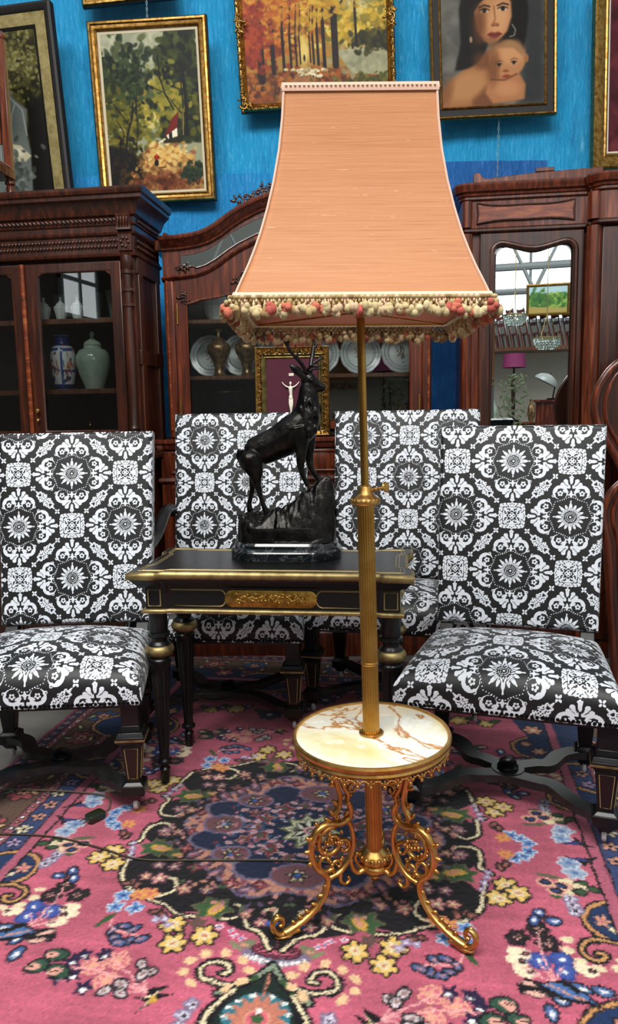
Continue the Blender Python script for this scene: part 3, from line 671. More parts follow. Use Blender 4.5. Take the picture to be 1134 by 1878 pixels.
def chair(label, x, y, yaw, name='side_chair', sc=1., wide=1., arms=False, bph=(0, .13), sph=(-.01, .10), res=.0022, top=1.152):
    o = thing(name, label, 'chair', (x, y, .0115), yaw, 'black and white damask dining chairs')
    lf, lr, d = .27 * wide, .232 * wide, .42 * sc
    for sx in (-1, 1):
        chair_leg(sx * lf, .02, o, True); chair_leg(sx * lr, d, o, False)
    # X stretcher with turned boss
    s_ = MB(); pr = [(-.024, .076), (.024, .076), (.024, .100), (-.024, .100)]
    fp = [(-lf, .03), (-lf + .045, .045), (-lf + .085, .08), (-.135, .148), (-.085, .162), (0, d * .43)]
    fp = catmull([(a, b, 0) for a, b in fp] + [(-a, b, 0) for a, b in fp[-2::-1]], 6)
    rp = [(-lr, d - .01), (-lr + .045, d - .03), (-lr + .08, d - .065), (-.12, d - .135), (-.08, d - .150), (0, d * .56)]
    rp = catmull([(a, b, 0) for a, b in rp] + [(-a, b, 0) for a, b in rp[-2::-1]], 6)
    s_.sweep([(p.x, p.y) for p in fp], pr, closed=False); s_.sweep([(p.x, p.y) for p in rp], [(a, b + .0004) for a, b in pr], closed=False)
    s_.lathe([(.05, .0745), (.05, .1025), (0, .1025)], 20, (0, d * .5, 0))
    st = s_.build('stretcher', M['blackpaint'], o, bevel=.002)
    MB().lathe([(.030, .1025), (.033, .108), (.028, .114), (.024, .116), (.027, .122), (.018, .128), (0, .129)], 24, (0, d * .5, 0)).build('turned_boss', M['ebony'], st)
    # seat rail and padded seat
    W, D, z0 = .588 * wide, .50 * sc, .367
    MB().box((0, D / 2 - .035, .372), (W * .93, D - .03, .03)).build('seat_rail', M['ebony'], o)
    def pl(X, Y, Z): return np.stack([X, Y + D / 2 - .03, Z + .455], -1)
    seat = cushion('seat', W, D, .088, .045, .058, -.13, (sph[0], -D / 2 - .05 + sph[1]), res * 1.15, o, pl, M['damask'])
    nb = MB(); n = int(W / .0125)
    for i in range(n + 1): nb.ball((-W / 2 * 1.065 + W * 1.065 * i / n, -.033, z0 + .008), (.0052, .004, .0052), 6, 4)
    for sx in (-1, 1):
        for i in range(1, 34): nb.ball((sx * W / 2 * (1.065 - .13 * i / 36), -.03 + D * i / 36, z0 + .008), (.004, .0052, .0052), 6, 4)
    nb.build('nail_trim', M['iron'], seat)
    # raked back: two posts and a padded panel
    zb, zt, vb, rk = .471, top, .493 * sc, .143 * (top - .471) / .681
    ang = math.atan2(rk, zt - zb); Lh = math.hypot(rk, zt - zb); W2 = .545 * wide
    for sx in (-1, 1):
        p = MB(); p.add([(sx * lr + i * .022, j, z) for z, jj in ((.30, (d - .02, d + .03)), (.36, (d - .015, d + .035)), (zb, (vb + .02, vb + .065)), (zb + .25, (vb + .02 + .25 * math.tan(ang), vb + .06 + .25 * math.tan(ang)))) for i, j in ((-1, jj[0]), (1, jj[0]), (1, jj[1]), (-1, jj[1]))],
              [(0, 3, 2, 1)] + [(a * 4 + i, a * 4 + (i + 1) % 4, a * 4 + 4 + (i + 1) % 4, a * 4 + 4 + i) for a in range(3) for i in range(4)] + [(12, 13, 14, 15)]); p.build('back_post', M['blackpaint'], o, bevel=.002)
    pass
    c_, s2 = math.cos(ang), math.sin(ang)
    def plb(X, Y, Z):
        h = Y + Lh / 2; return np.stack([X, vb + h * s2 - Z * c_ + .0, zb + h * c_ + Z * s2], -1)
    back = cushion('backrest', W2, Lh, .062, .016, .012, .045, (bph[0], Lh / 2 - bph[1]), res, o, plb, M['damask'])
    bp = MB(); bp.box((0, 0, 0), (W2 * .98, .004, Lh * .985), Matrix.Translation((0, vb + Lh / 2 * s2 + .060 * c_, zb + Lh / 2 * c_ - .060 * s2)) @ Matrix.Rotation(-ang, 4, 'X')); bp.build('back_cover', mat('black_backing_cloth', '15161a', .8), back)
    if arms:
        for sx in (-1, 1):
            a = MB(); X = sx * W2 / 2 * 1.03
            pts = catmull([(X, vb + .085, .775), (X * 1.01, vb + .03, .80), (X * 1.01, vb - .05, .785), (X * 1.02, vb - .16, .715), (X * 1.02, vb - .28, .685), (X * 1.02, vb - .40, .70), (X * 1.02, vb - .455, .675), (X * 1.02, vb - .43, .645), (X * 1.02, vb - .405, .66)], 8)
            a.tube(pts, .021, 10, sc=(1, 1.25)); ao = a.build('armrest', M['ebony'], o)
            sp = MB(); sp.tube(catmull([(X * .99, .075, .37), (X * 1.01, .07, .46), (X * .98, .10, .56), (X * 1.01, .13, .66), (X * 1.02, .12, .69)], 6), .019, 8); sp.build('arm_support', M['ebony'], ao)
    return o
chair('damask side chair at left edge, square upright back partly cut by the photo edge', -.814, 2.085, .057, bph=(-.01, .154), sph=(-.02, .10))
chair('damask side chair standing at the right, turned towards the onyx lamp table', .538, 1.973, -.322, bph=(-.02, .128), sph=(-.005, .095))
chair('damask armchair behind the left half of the black table, behind the bronze stag', -.362, 2.69, -.10, 'armchair', .98, 1.08, True, bph=(-.155, .124), sph=(.02, .12), res=.0026, top=1.212)
chair('damask armchair in the back row behind the right half of the black table', .310, 2.76, -.22, 'armchair', .96, 1.18, True, bph=(-.17, .118), sph=(.03, .12), res=.0026, top=1.212)
# ---------------------------------------------------------------- black and gilt table with the bronze stag
def rrect(w, d, r, n=6, cx=0, cy=0):
    out = []
    for sx, sy, a in ((1, -1, -PI / 2), (1, 1, 0), (-1, 1, PI / 2), (-1, -1, PI)):
        out += arc(cx + sx * (w / 2 - r), cy + sy * (d / 2 - r), r, a, a + PI / 2, n)
    return out
def stack(b, outs, M_=None):
    """skin between outlines [(points2d, z), ...], closed top and bottom"""
    n = len(outs[0][0]); vs = [(p[0], p[1], z) for o, z in outs for p in o]; fs = [tuple(range(n - 1, -1, -1)), tuple((len(outs) - 1) * n + k for k in range(n))]
    for i in range(len(outs) - 1): fs += [(i * n + k, i * n + (k + 1) % n, (i + 1) * n + (k + 1) % n, (i + 1) * n + k) for k in range(n)]
    return b.add(vs, fs, M_)
def corner_out(w, d, cw, step):
    """counter-clockwise top outline whose corners stand proud of the middle of each side by a small ogee step"""
    def side(L, D, ang):
        h = L / 2; pts = [(-h, -D), (-h + cw, -D), (-h + cw + .008, -D + .004), (-h + cw + .014, -D + step * .7), (-h + cw + .026, -D + step), (h - cw - .026, -D + step), (h - cw - .014, -D + step * .7), (h - cw - .008, -D + .004), (h - cw, -D)]
        c, s_ = math.cos(ang), math.sin(ang); return [(x * c - y * s_, x * s_ + y * c) for x, y in pts]
    return side(w, d / 2, 0) + side(d, w / 2, PI / 2) + side(w, d / 2, PI) + side(d, w / 2, -PI / 2)
TB = thing('console_table', 'black lacquered table with gilt edging and a brass plaque, bearing the bronze stag', 'table', (-.104, 2.395, .0150), -math.radians(7.5))
ZT = .7235
tw, td = .884, .435
o1 = corner_out(tw, td, .085, .018); o0 = corner_out(tw - .014, td - .014, .080, .018); o2 = corner_out(tw - .05, td - .05, .075, .016)
b = MB(); stack(b, [(o2, ZT - .048), (o0, ZT - .026), (o0, ZT)]); tt = b.build('tabletop', M['ebony'], TB, sharp=.5)
b = MB(); b.sweep(o1, [(-.009, ZT - .0255), (-.001, ZT - .024), (.0015, ZT - .013), (-.001, ZT - .003), (-.009, ZT + .0006)]); b.build('gilt_edge', M['gilt'], tt, sharp=1.2)
for inset in (.030, .040):
    o = corner_out(tw - 2 * inset, td - 2 * inset, .085 - inset * .5, .016); MB().tube([(x, y, ZT + .0002) for x, y in o], .0009, 4, closed=True).build('brass_inlay', M['brassline'], tt)
aw, ad, az0, az1 = .80, .330, .590, ZT - .046
oa = corner_out(aw, ad, .060, .010); ob = corner_out(aw + .03, ad + .03, .062, .011); oc = corner_out(aw + .014, ad + .014, .061, .0105)
b = MB(); stack(b, [(oa, az0), (oa, az1 - .012), (oc, az1 - .006), (ob, az1)]); ap = b.build('apron', M['ebony'], TB, sharp=.5)
MB().sweep(oc, [(-.008, az0 - .008), (.004, az0 - .007), (.006, az0), (.003, az0 + .006), (-.008, az0 + .007)]).build('gilt_moulding', M['gilt'], ap, sharp=1.2)
fy = -ad / 2 + .010
def outline(name, pts, y, par, r=.0020): MB().tube([(x, y, z) for x, z in pts], r, 4, closed=True).build(name, M['brassline'], par)
zc = (az0 + az1) / 2 - .002; hz = .026
for sx in (-1, 1):
    outline('brass_stringing', [(sx * .372 - .020 + u * .040, zc - hz + v * 2 * hz) for u, v in ((0, 0), (1, 0), (1, 1), (0, 1))], fy - .0104, ap)
    pts = [(sx * .322, zc - hz), (sx * .322, zc + hz)] + [(sx * (.160 - .018 * math.sin(t)), zc + hz * math.cos(t)) for t in np.linspace(0, PI, 9)]
    outline('brass_stringing', pts, fy - .0004, ap)
b = MB(); stack(b, [(rrect(.290, .054, .024), 0), (rrect(.290, .054, .024), .004), (rrect(.284, .048, .022), .006)], Matrix.Translation((0, fy + .001, zc)) @ Matrix.Rotation(PI / 2, 4, 'X'))
pq = b.build('brass_plaque', M['ormolu'], ap)
b = MB(); rr = random.Random(3)
for i in range(95):
    x = rr.uniform(-.108, .108); z = rr.gauss(0, .0075); s_ = rr.uniform(.003, .0062)
    b.ball((x, fy - .006, zc + max(-.017, min(.017, z))), (s_ * rr.uniform(.8, 2.), .0035, s_), 7, 5)
for k in range(-5, 6):
    b.tube([(k * .02 + .011 * math.cos(t), fy - .007, zc + .009 * math.sin(t) * (1 if k % 2 else -1)) for t in np.linspace(0, 4.6, 9)], .0017, 5)
b.build('foliage_relief', M['ormolu'], pq)
def flute(k, d): return lambda a, z: 1 - d * (.5 + .5 * math.cos(k * a)) if .11 < z < .405 else 1
for sx in (-1, 1):
    for sy in (-1, 1):
        c = (sx * .372, sy * .137, 0)
        lg = MB().lathe([(.030, .583), (.030, .520), (.028, .515), (.036, .512), (.036, .503), (.027, .497), (.026, .487), (.036, .478), (.038, .472)][::-1] + [(.032, .584)], 28, c)
        lg.lathe([(.0, .0), (.014, .0), (.0165, .045), (.018, .05), (.013, .056), (.013, .066), (.024, .072), (.024, .080), (.017, .086), (.0165, .108)] + [(.0168 + .0148 * t, .112 + .288 * t) for t in np.linspace(0, 1, 8)] + [(.033, .408), (.036, .415), (.036, .425), (.032, .430), (.032, .445), (0, .445)], 48, c, rmod=flute(12, .13))
        l = lg.build('leg', M['ebony'], TB, sharp=.6)
        MB().lathe([(.026, .437), (.040, .440), (.0465, .450), (.0475, .458), (.043, .468), (.036, .474), (.026, .474)], 28, c).build('gilt_ring', M['gilt'], l, sharp=1.2)

# --- stag
m = M['marble'] = mat('black_marble', '101416', .1, Coat_Weight=.6); v = coord(m); f = noise(m, v, 7, 8, .7, 2.2)
lk(m, ramp(m, f, [(.3, '0a0d0f'), (.505, '161b1e'), (.515, '8d9494'), (.525, '14191b'), (.8, '1c2225')]), bs(m).inputs['Base Color'])
zt = .738 + .0006
ST = thing('stag_statue', 'dark bronze stag standing on a rock and black marble base upon the table', 'statue', (-.078, 2.470, zt), -math.radians(7))
b = MB(); stack(b, [(rrect(.372, .22, .105, 10), 0), (rrect(.376, .224, .107, 10), .004), (rrect(.376, .224, .107, 10), .026), (rrect(.366, .214, .102, 10), .034), (rrect(.352, .200, .096, 10), .038), (rrect(.350, .198, .095, 10), .048), (rrect(.338, .186, .090, 10), .056)])
b.build('marble_base', M['marble'], ST, sharp=.5)
def zp(zx, zy): return ((zx - 506) * .000446, (1745 - zy) * .000446)
tx = [140, 200, 300, 380, 450, 520, 600, 690, 740, 800, 850, 872, 884]; ty = [1440, 1428, 1420, 1412, 1385, 1345, 1272, 1208, 1172, 1150, 1142, 1190, 1400]
nx, ny = 90, 44; G = []; rr = vnoise(ny, nx, 7, 4, 4); r2 = vnoise(ny, nx, 16, 6, 3)
for i in range(nx):
    zx = 140 + 744 * i / (nx - 1); h = (1745 - np.interp(zx, tx, ty)) * .000446; x = (zx - 506) * .000446; row = []
    hw = .088 * (1 - abs((zx - 512) / 372) ** 6) ** .5 + .002 if abs(zx - 512) < 372 else .002
    for j in range(ny):
        t = -1 + 2 * j / (ny - 1); e = max(0, 1 - abs(t) ** 2.2) ** .55; hi_ = max(0, 1 - (abs(t) / .80) ** 1.7); base = .085 + (h - .085) * (hi_ if h > .16 else e ** .5)
        zz = .056 + (base - .056) * e ** .7 + (rr[i, j] - .5) * .040 * e + (r2[i, j] - .5) * .03 * e; row.append((x + (r2[i, j] - .5) * .01, t * hw, max(.0562, min(zz, h + .008))))
    G.append(row)
b = MB(); b.grid(G); per_ = [G[i][0] for i in range(nx)] + [G[-1][j] for j in range(1, ny)] + [G[i][-1] for i in range(nx - 2, -1, -1)] + [G[0][j] for j in range(ny - 2, 0, -1)]
stack(b, [([(p[0], p[1]) for p in rrect(.326, .176, .086, 10)], .0562), (rrect(.322, .172, .084, 10), .092), (rrect(.312, .164, .080, 10), .104)])
b.build('rock_base', M['bronze'], ST, sharp=1.2)
def chain(b, pts, y=(0,), wy=.85, n=6, seg=14):
    P = [(zp(p[0], p[1])[0], (p[3] if len(p) > 3 else 0), zp(p[0], p[1])[1]) for p in pts]; R_ = [p[2] * .000446 for p in pts]
    C = catmull(P, n); RR = [v.x for v in catmull([(r, 0, 0) for r in R_], n)]
    b.tube(C, [max(.002, r) for r in RR], seg, sc=(1, wy), up=(1e-3, 0, 1) if False else None)
b = MB()
chain(b, [(205, 960, 58), (245, 960, 98), (330, 940, 116), (440, 895, 122), (550, 835, 134), (640, 755, 128), (680, 665, 98), (690, 580, 80), (690, 510, 66), (700, 460, 54)], n=7, seg=18)
chain(b, [(680, 455, 52), (715, 455, 53), (755, 472, 40), (795, 488, 28), (822, 494, 21)], wy=.8)
chain(b, [(740, 500, 26), (790, 505, 17), (812, 508, 12)])
b.ball((zp(697, 0)[0], 0, zp(0, 432)[1]), (.026, .019, .025), 14, 10); b.ball((zp(735, 0)[0], 0, zp(0, 462)[1]), (.022, .015, .018), 12, 8)
Y1, Y2 = -.030, .030
chain(b, [(250, 960, 70, Y1 * .7), (262, 1015, 94, Y1), (290, 1095, 66, Y1), (300, 1170, 36, Y1), (318, 1240, 22, Y1), (345, 1340, 19, Y1), (362, 1385, 24, Y1), (380, 1412, 27, Y1)])
chain(b, [(240, 960, 70, Y2 * .7), (235, 1020, 72, Y2), (255, 1120, 46, Y2), (245, 1195, 29, Y2), (235, 1260, 20, Y2), (215, 1350, 18, Y2), (215, 1395, 25, Y2), (222, 1418, 26, Y2)])
chain(b, [(620, 780, 90, Y1 * .8), (635, 870, 66, Y1), (640, 950, 44, Y1), (634, 1050, 29, Y1), (645, 1110, 21, Y1), (668, 1170, 19, Y1), (690, 1205, 25, Y1)])
chain(b, [(660, 780, 80, Y2 * .8), (680, 880, 55, Y2), (682, 980, 36, Y2), (690, 1065, 27, Y2), (710, 1115, 20, Y2), (740, 1155, 22, Y2), (760, 1172, 25, Y2)])
chain(b, [(175, 935, 22), (158, 985, 24), (165, 1030, 12)])
for s_ in (-1, 1):   # ears
    chain(b, [(690, 425, 24, s_ * .010), (650, 395, 28, s_ * .020), (605, 352, 30, s_ * .028), (568, 324, 9, s_ * .032)], wy=.5)
    chain(b, [(712, 432, 14, s_ * .020), (735, 440, 12, s_ * .020)])
rr = random.Random(5)
for i in range(70):   # shaggy mane of the neck
    t = rr.random(); x0 = 640 + 95 * t + rr.gauss(0, 20); y0 = 545 + 230 * rr.random(); yy = rr.choice((-1, 1)) * (.030 + .018 * (y0 - 545) / 230) * (1 - abs((x0 - 690) / 110) ** 2 * .5)
    chain(b, [(x0, y0, 8, yy), (x0 + 12, y0 + 40, 13, yy * 1.06), (x0 + 8, y0 + 85, 5, yy * 1.02)], n=3, seg=7)
sg = b.build('stag_body', M['bronze'], ST, sharp=3)
r_ = sg.modifiers.new('fuse', 'REMESH'); r_.mode = 'VOXEL'; r_.voxel_size = .0030; r_.use_smooth_shade = True
s_ = sg.modifiers.new('soften', 'SMOOTH'); s_.factor = .5; s_.iterations = 4
for s_, main in ((-1, [(688, 385, 15), (655, 320, 14), (600, 255, 12), (560, 190, 13), (545, 140, 17), (525, 90, 5)]), (1, [(708, 380, 15), (712, 300, 15), (722, 230, 17), (726, 160, 13), (712, 110, 9), (703, 82, 4)])):
    b = MB()
    yo = lambda k: s_ * (.012 + .014 * k)
    pts = [(p[0], p[1], p[2], yo(i)) for i, p in enumerate(main)]; chain(b, pts, n=5, seg=9, wy=.8)
    tines = [[(688, 370, 11, yo(0)), (725, 335, 10, yo(.6)), (770, 342, 8, yo(1)), (805, 330, 3, yo(1.2))], [(640, 300, 9, yo(1)), (628, 265, 7, yo(1.2)), (632, 228, 3, yo(1.3))], [(565, 190, 9, yo(3)), (572, 150, 8, yo(3.2)), (566, 112, 3, yo(3.4))]] if s_ < 0 else \
        [[(715, 320, 11, yo(1)), (760, 290, 9, yo(1.3)), (800, 262, 3, yo(1.6))], [(726, 200, 11, yo(2.4)), (755, 165, 8, yo(2.7)), (773, 124, 3, yo(3))], [(710, 360, 10, yo(0)), (750, 350, 8, yo(.5)), (785, 352, 3, yo(.7))]]
    for t in tines: chain(b, t, n=4, seg=8)
    b.build('antler', M['bronze'], ST, sharp=2)
# ---------------------------------------------------------------- gilt lamp table with fringed silk shade
m = M['silk'] = mat('apricot_slub_silk', 'dc9a68', .55); bb_ = bs(m)
v = coord(m, (5, 5, 200)); f = noise(m, v, 1.6, 6, .66, .25); v2 = coord(m, (26, 26, 330)); f2 = noise(m, v2, 1.0, 2, .5)
c = ramp(m, f, [(.28, 'b8743f'), (.42, 'cb8650'), (.60, 'd08e58'), (.74, 'da9d6a')])
g = nd(m, 'ShaderNodeMath', operation='GREATER_THAN'); g.inputs[1].default_value = .735; lk(m, f2, g.inputs[0])
mx = nd(m, 'ShaderNodeMix', data_type='RGBA'); lk(m, g.outputs[0], mx.inputs[0]); lk(m, c, mx.inputs[6]); mx.inputs[7].default_value = L4('ecb88e'); lk(m, mx.outputs[2], bb_.inputs['Base Color'])
ad_ = nd(m, 'ShaderNodeMath', operation='ADD'); lk(m, f, ad_.inputs[0]); lk(m, g.outputs[0], ad_.inputs[1]); bump(m, ad_.outputs[0], .35, .0012)
bb_.inputs['Sheen Weight'].default_value = .2
tr = nd(m, 'ShaderNodeBsdfTranslucent'); lk(m, mx.outputs[2], tr.inputs['Color']); ms = nd(m, 'ShaderNodeMixShader'); ms.inputs[0].default_value = .30
lk(m, bb_.outputs[0], ms.inputs[1]); lk(m, tr.outputs[0], ms.inputs[2]); lk(m, ms.outputs[0], m.node_tree.nodes['Material Output'].inputs[0])
M['lining'] = mat('rose_shade_lining', 'b87a62', .7)
M['braid'] = mat('pale_pink_braid', 'd8b09a', .7); M['braid2'] = mat('cream_braid', 'd9c7a8', .8)
m = M['pompon'] = attrmat('fringe_pompons', .95, .1, bmp=.4)

LP = thing('floor_lamp', 'tall gilt floor lamp with round onyx table and apricot silk shade', 'lamp', (.146, 1.656, .0155), .02, rot=(0, -math.radians(1.05), -.012))
# shade
zb, zt, hb, ht = 1.418, 1.824, .238, .146
def half(t):   # t: 0 bottom .. 1 top
    return float(np.interp(t, [0, .07, .14, .22, .31, .42, .55, .70, .85, 1], [hb, .2265, .2145, .2025, .1905, .1785, .1665, .1560, .1495, ht]))
SH = None
n, k = 40, 28
b = MB()
G = []
for i in range(n + 1):
    t = i / n; h = half(t); z = zb + (zt - zb) * t; row = []
    for s_ in range(4):
        for j in range(k):
            u = -1 + 2 * j / k; bow = 1 - .022 * (1 - u * u) * math.sin(PI * min(1, t * 1.1 + .05)); x, y = u * h, -h * bow
            for _ in range(s_): x, y = -y, x
            row.append((x, y, z))
    row.append(row[0]); G.append(row)
b.grid(G); SH = b.build('lamp_shade', M['silk'], LP, sharp=.6)
SH.rotation_euler = (0, .032, 0); SH.location = Vector((-.011, 0, zb)) - Matrix.Rotation(.032, 3, 'Y') @ Vector((0, 0, zb))
sm = SH.modifiers.new('cloth_thickness', 'SOLIDIFY'); sm.thickness = .0018; sm.offset = -1
b = MB(); G2 = [[(p[0] * .985, p[1] * .985, p[2]) for p in r] for r in G]; b.grid(G2); b.build('shade_lining', M['lining'], SH, sharp=.6)
for s_ in range(4):
    pts = []
    for i in range(n + 1):
        t = i / n; h = half(t) * 1.002; x, y = -h, -h
        for _ in range(s_): x, y = -y, x
        pts.append((x, y, zb + (zt - zb) * t))
    MB().tube(pts, .0026, 6).build('corner_piping', M['braid'], SH)
b = MB(); sq = [(-ht - .001, -ht - .001), (ht + .001, -ht - .001), (ht + .001, ht + .001), (-ht - .001, ht + .001)]
b.sweep(sq, [(0, zt - .012), (.003, zt - .012), (.0042, zt - .004), (.003, zt + .003), (-.002, zt + .003)])
for s_ in range(4):
    for i in range(34):
        u = -1 + 2 * (i + .5) / 34; x, y = u * ht, -ht - .0046
        for _ in range(s_): x, y = -y, x
        b.ball((x, y, zt - .003), (.0034, .0034, .0022), 6, 4)
b.build('top_braid', M['braid'], SH)
b = MB(); b.sweep([(-hb, -hb), (hb, -hb), (hb, hb), (-hb, hb)], [(-.003, zb - .004), (.003, zb - .004), (.0045, zb + .002), (.002, zb + .007), (-.003, zb + .007)]); b.build('bottom_braid', M['braid2'], SH)
b = MB()
for x, y in ((-1, -1), (1, -1)): b.tube([(x * hb * .97, y * hb * .97, zb), (-x * hb * .97, -y * hb * .97, zb + .0001)], .0022, 6)
b.tube([(-hb * .97, -hb * .97, zb), (hb * .97, -hb * .97, zb), (hb * .97, hb * .97, zb), (-hb * .97, hb * .97, zb)], .0022, 6, closed=True)
b.lathe([(.016, zb - .004), (.022, zb), (.016, zb + .004)], 16); b.build('shade_carrier', M['lampbrass'], SH)
cols_ = [[v * .92 for v in hexc(c)] for c in ('cdb98c', 'b9a272', 'ddcaa0', 'c9735c', 'bc6156', '9c7f58', 'd6b894', '8a5444')]
rr = random.Random(11)
for s_ in range(4):    # one run of knotted cords and pompons per side
    b = MB(); seg_cols = []
    def addc(c): seg_cols.extend([c] * (len(b.v) - len(seg_cols)))
    N_ = 46
    for i in range(N_ + 1):
        u = -1 + 2 * i / N_; R_ = Matrix.Rotation(s_ * PI / 2, 4, 'Z'); x = u * (hb + .006); y0 = -hb - .004
        cc = cols_[rr.choice([0, 1, 2, 0, 1, 2, 6, 5])]
        b.ball((x, y0 - .004, zb - .003), (.0050, .005, .0045), 7, 5, R_); b.ball((x + .005, y0 - .004, zb - .010), (.0036, .004, .0042), 6, 4, R_); b.ball((x, y0 - .005, zb - .016), (.0034, .004, .0042), 6, 4, R_); addc(cc)
        out = rr.uniform(.006, .020); l = rr.uniform(.017, .029)
        b.tube([(x, y0 - .003, zb - .004), (x + rr.uniform(-.003, .003), y0 - .5 * out, zb - .6 * l), (x + rr.uniform(-.004, .004), y0 - out, zb - l)], .0017, 5, R_); addc(cc)
        pc = cols_[rr.choice([0, 1, 2, 3, 0, 0, 6, 5, 4 if s_ == 0 else 7])]; px, pz, py = x + rr.uniform(-.004, .004), zb - l - .005, y0 - out
        for q_ in range(5):
            b.ball((px + rr.gauss(0, .003), py + rr.gauss(0, .002), pz + rr.gauss(0, .003)), (rr.uniform(.0055, .0085), rr.uniform(.005, .007), rr.uniform(.006, .010)), 7, 5, R_)
        addc(pc)
        if i % 2 == 0:
            b.ball((px + .006, py + .006, pz + .011), (.006, .005, .006), 6, 4, R_); addc(cols_[rr.choice([0, 1, 5, 6])])
    o = raw_obj('pompon_fringe', np.array(b.v), np.zeros((0, 4), int), M['pompon'], SH) if False else b.build('pompon_fringe', M['pompon'], SH, sharp=3)
    at = o.data.color_attributes.new('paint', 'FLOAT_COLOR', 'POINT'); c4 = np.ones((len(b.v), 4), np.float32); c4[:, :3] = lin(np.array(seg_cols)); at.data.foreach_set('color', c4.ravel())
# pole, collar, thumb screw, fluted column
b = MB(); b.lathe([(.009, .99), (.009, zb - .012), (.013, zb - .010), (.014, zb - .002), (.010, zb + .004), (.0075, zb + .01), (.0075, zb + .07), (.014, zb + .075), (.014, zb + .12), (0, zb + .12)], 24); b.build('pole', M['lampbrass'], LP, sharp=.6)
b = MB(); zc_ = 1.002
b.lathe([(.021, zc_ - .008), (.031, zc_ - .006), (.034, zc_ - .001), (.032, zc_ + .006), (.027, zc_ + .011), (.023, zc_ + .014), (.018, zc_ + .020), (.0155, zc_ + .032), (.0125, zc_ + .037), (.0095, zc_ + .038)], 40)
for i in range(20): a = 2 * PI * i / 20; b.ball((.0305 * math.cos(a), .0305 * math.sin(a), zc_ + .004), (.0042, .0042, .0045), 6, 4)
cl = b.build('collar', M['lampgold'], LP, sharp=.9)
b = MB(); a = -.25; Rm = Matrix.Translation((0, 0, zc_ + .024)) @ Matrix.Rotation(a, 4, 'Z') @ Matrix.Rotation(.18, 4, 'Y').inverted()
b.tube([(.012, 0, 0), (.046, 0, 0)], .0032, 8, Rm); b.ball((.024, 0, 0), .0052, 8, 6, Rm); b.ball((.033, 0, 0), .0045, 8, 6, Rm)
b.lathe([(0, -.003), (.010, -.0025), (.0125, 0), (.010, .0025), (0, .003)], 16, M=Rm @ Matrix.Translation((.048, 0, 0)) @ Matrix.Rotation(PI / 2, 4, 'Y') @ Matrix.Rotation(.5, 4, 'X')); b.build('thumb_screw', M['lampgold'], cl)
def fl24(a, z): return 1 - .055 * (.5 + .5 * math.cos(22 * a))
zt_ = .452
b = MB(); b.lathe([(.0195, zt_ - .012), (.0195, .722), (.0195, 1.0)], 176, rmod=fl24); b.build('fluted_column', M['lampbrass'], LP, sharp=1.5)
b = MB(); b.lathe([(.0196, .6215), (.0203, .6225), (.0203, .6275), (.0196, .6285)], 40); b.build('column_joint', M['lampgold'], LP)
b = MB(); b.lathe([(.0195, .15), (.0195, zt_ - .03)], 176, rmod=fl24); b.build('lower_column', M['lampbrass'], LP, sharp=1.5)
# onyx top in a gilt gallery rim
m = M['onyx'] = mat('veined_onyx', 'ece7d4', .08, Coat_Weight=.5); v = coord(m); f = noise(m, v, 2.6, 5, .55, 1.1)
lk(m, ramp(m, f, [(.30, 'd9c486'), (.40, 'e9e0bb'), (.480, 'f0eee2'), (.494, 'c08a4c'), (.500, 'b4763a'), (.510, 'ece6cf'), (.60, 'f2f1ea'), (.66, 'dfe2d4'), (.74, 'd8a253'), (.8, 'e8d7a8')]), bs(m).inputs['Base Color']); bs(m).inputs['Subsurface Weight'].default_value = .1
b = MB(); b.lathe([(.0, zt_ - .014), (.176, zt_ - .014), (.177, zt_ - .001), (.1755, zt_), (0, zt_)], 72); ox = b.build('onyx_top', M['onyx'], LP)
b = MB(); b.lathe([(.150, zt_ - .026), (.170, zt_ - .028), (.178, zt_ - .024), (.183, zt_ - .018), (.1805, zt_ - .013), (.1855, zt_ - .008), (.1865, zt_ - .001), (.184, zt_ + .004), (.1785, zt_ + .004), (.177, zt_ - .0005), (.1765, zt_ - .016), (.150, zt_ - .020), (.150, zt_ - .026)], 96)
rim = b.build('gallery_rim', M['lampgold'], LP, sharp=.6)
b = MB(); NL = 38
for i in range(NL):
    a = 2 * PI * i / NL; R_ = Matrix.Rotation(a, 4, 'Z'); r0 = .1785
    for du, dz, rx, rz_ in ((0, -.032, .0035, .007), (-.006, -.034, .003, .0045), (.006, -.034, .003, .0045), (0, -.042, .0052, .0045), (-.0095, -.029, .003, .003), (.0095, -.029, .003, .003)): b.ball((r0, du, zt_ + dz), (.0022, rx, rz_), 6, 4, R_)
    b.tube([(r0, -.0145 + .0145 * 2 * t, zt_ - .026 - .009 * math.sin(PI * t)) for t in np.linspace(0, 1, 7)], .0016, 5, R_)
b.build('pierced_apron', M['lampgold'], rim, sharp=2)
b = MB(); b.lathe([(.0195, zt_ + .0004), (.0285, zt_ + .0008), (.029, zt_ + .004), (.0255, zt_ + .006), (.022, zt_ + .0045), (.0195, zt_ + .0045)], 40); b.build('pole_ring', M['lampbrass'], LP)
# leafy hub
b = MB(); b.lathe([(0, .078), (.008, .080), (.012, .090), (.008, .098), (.018, .102), (.030, .106), (.034, .114), (.033, .122), (.026, .127), (.033, .130), (.039, .137), (.037, .146), (.030, .154), (.023, .160), (.0195, .164)], 40)
for i in range(14): a = 2 * PI * i / 14; b.ball((.0345 * math.cos(a), .0345 * math.sin(a), .1425), (.0068, .0068, .010), 7, 5)
b.build('hub', M['lampgold'], LP, sharp=1.)
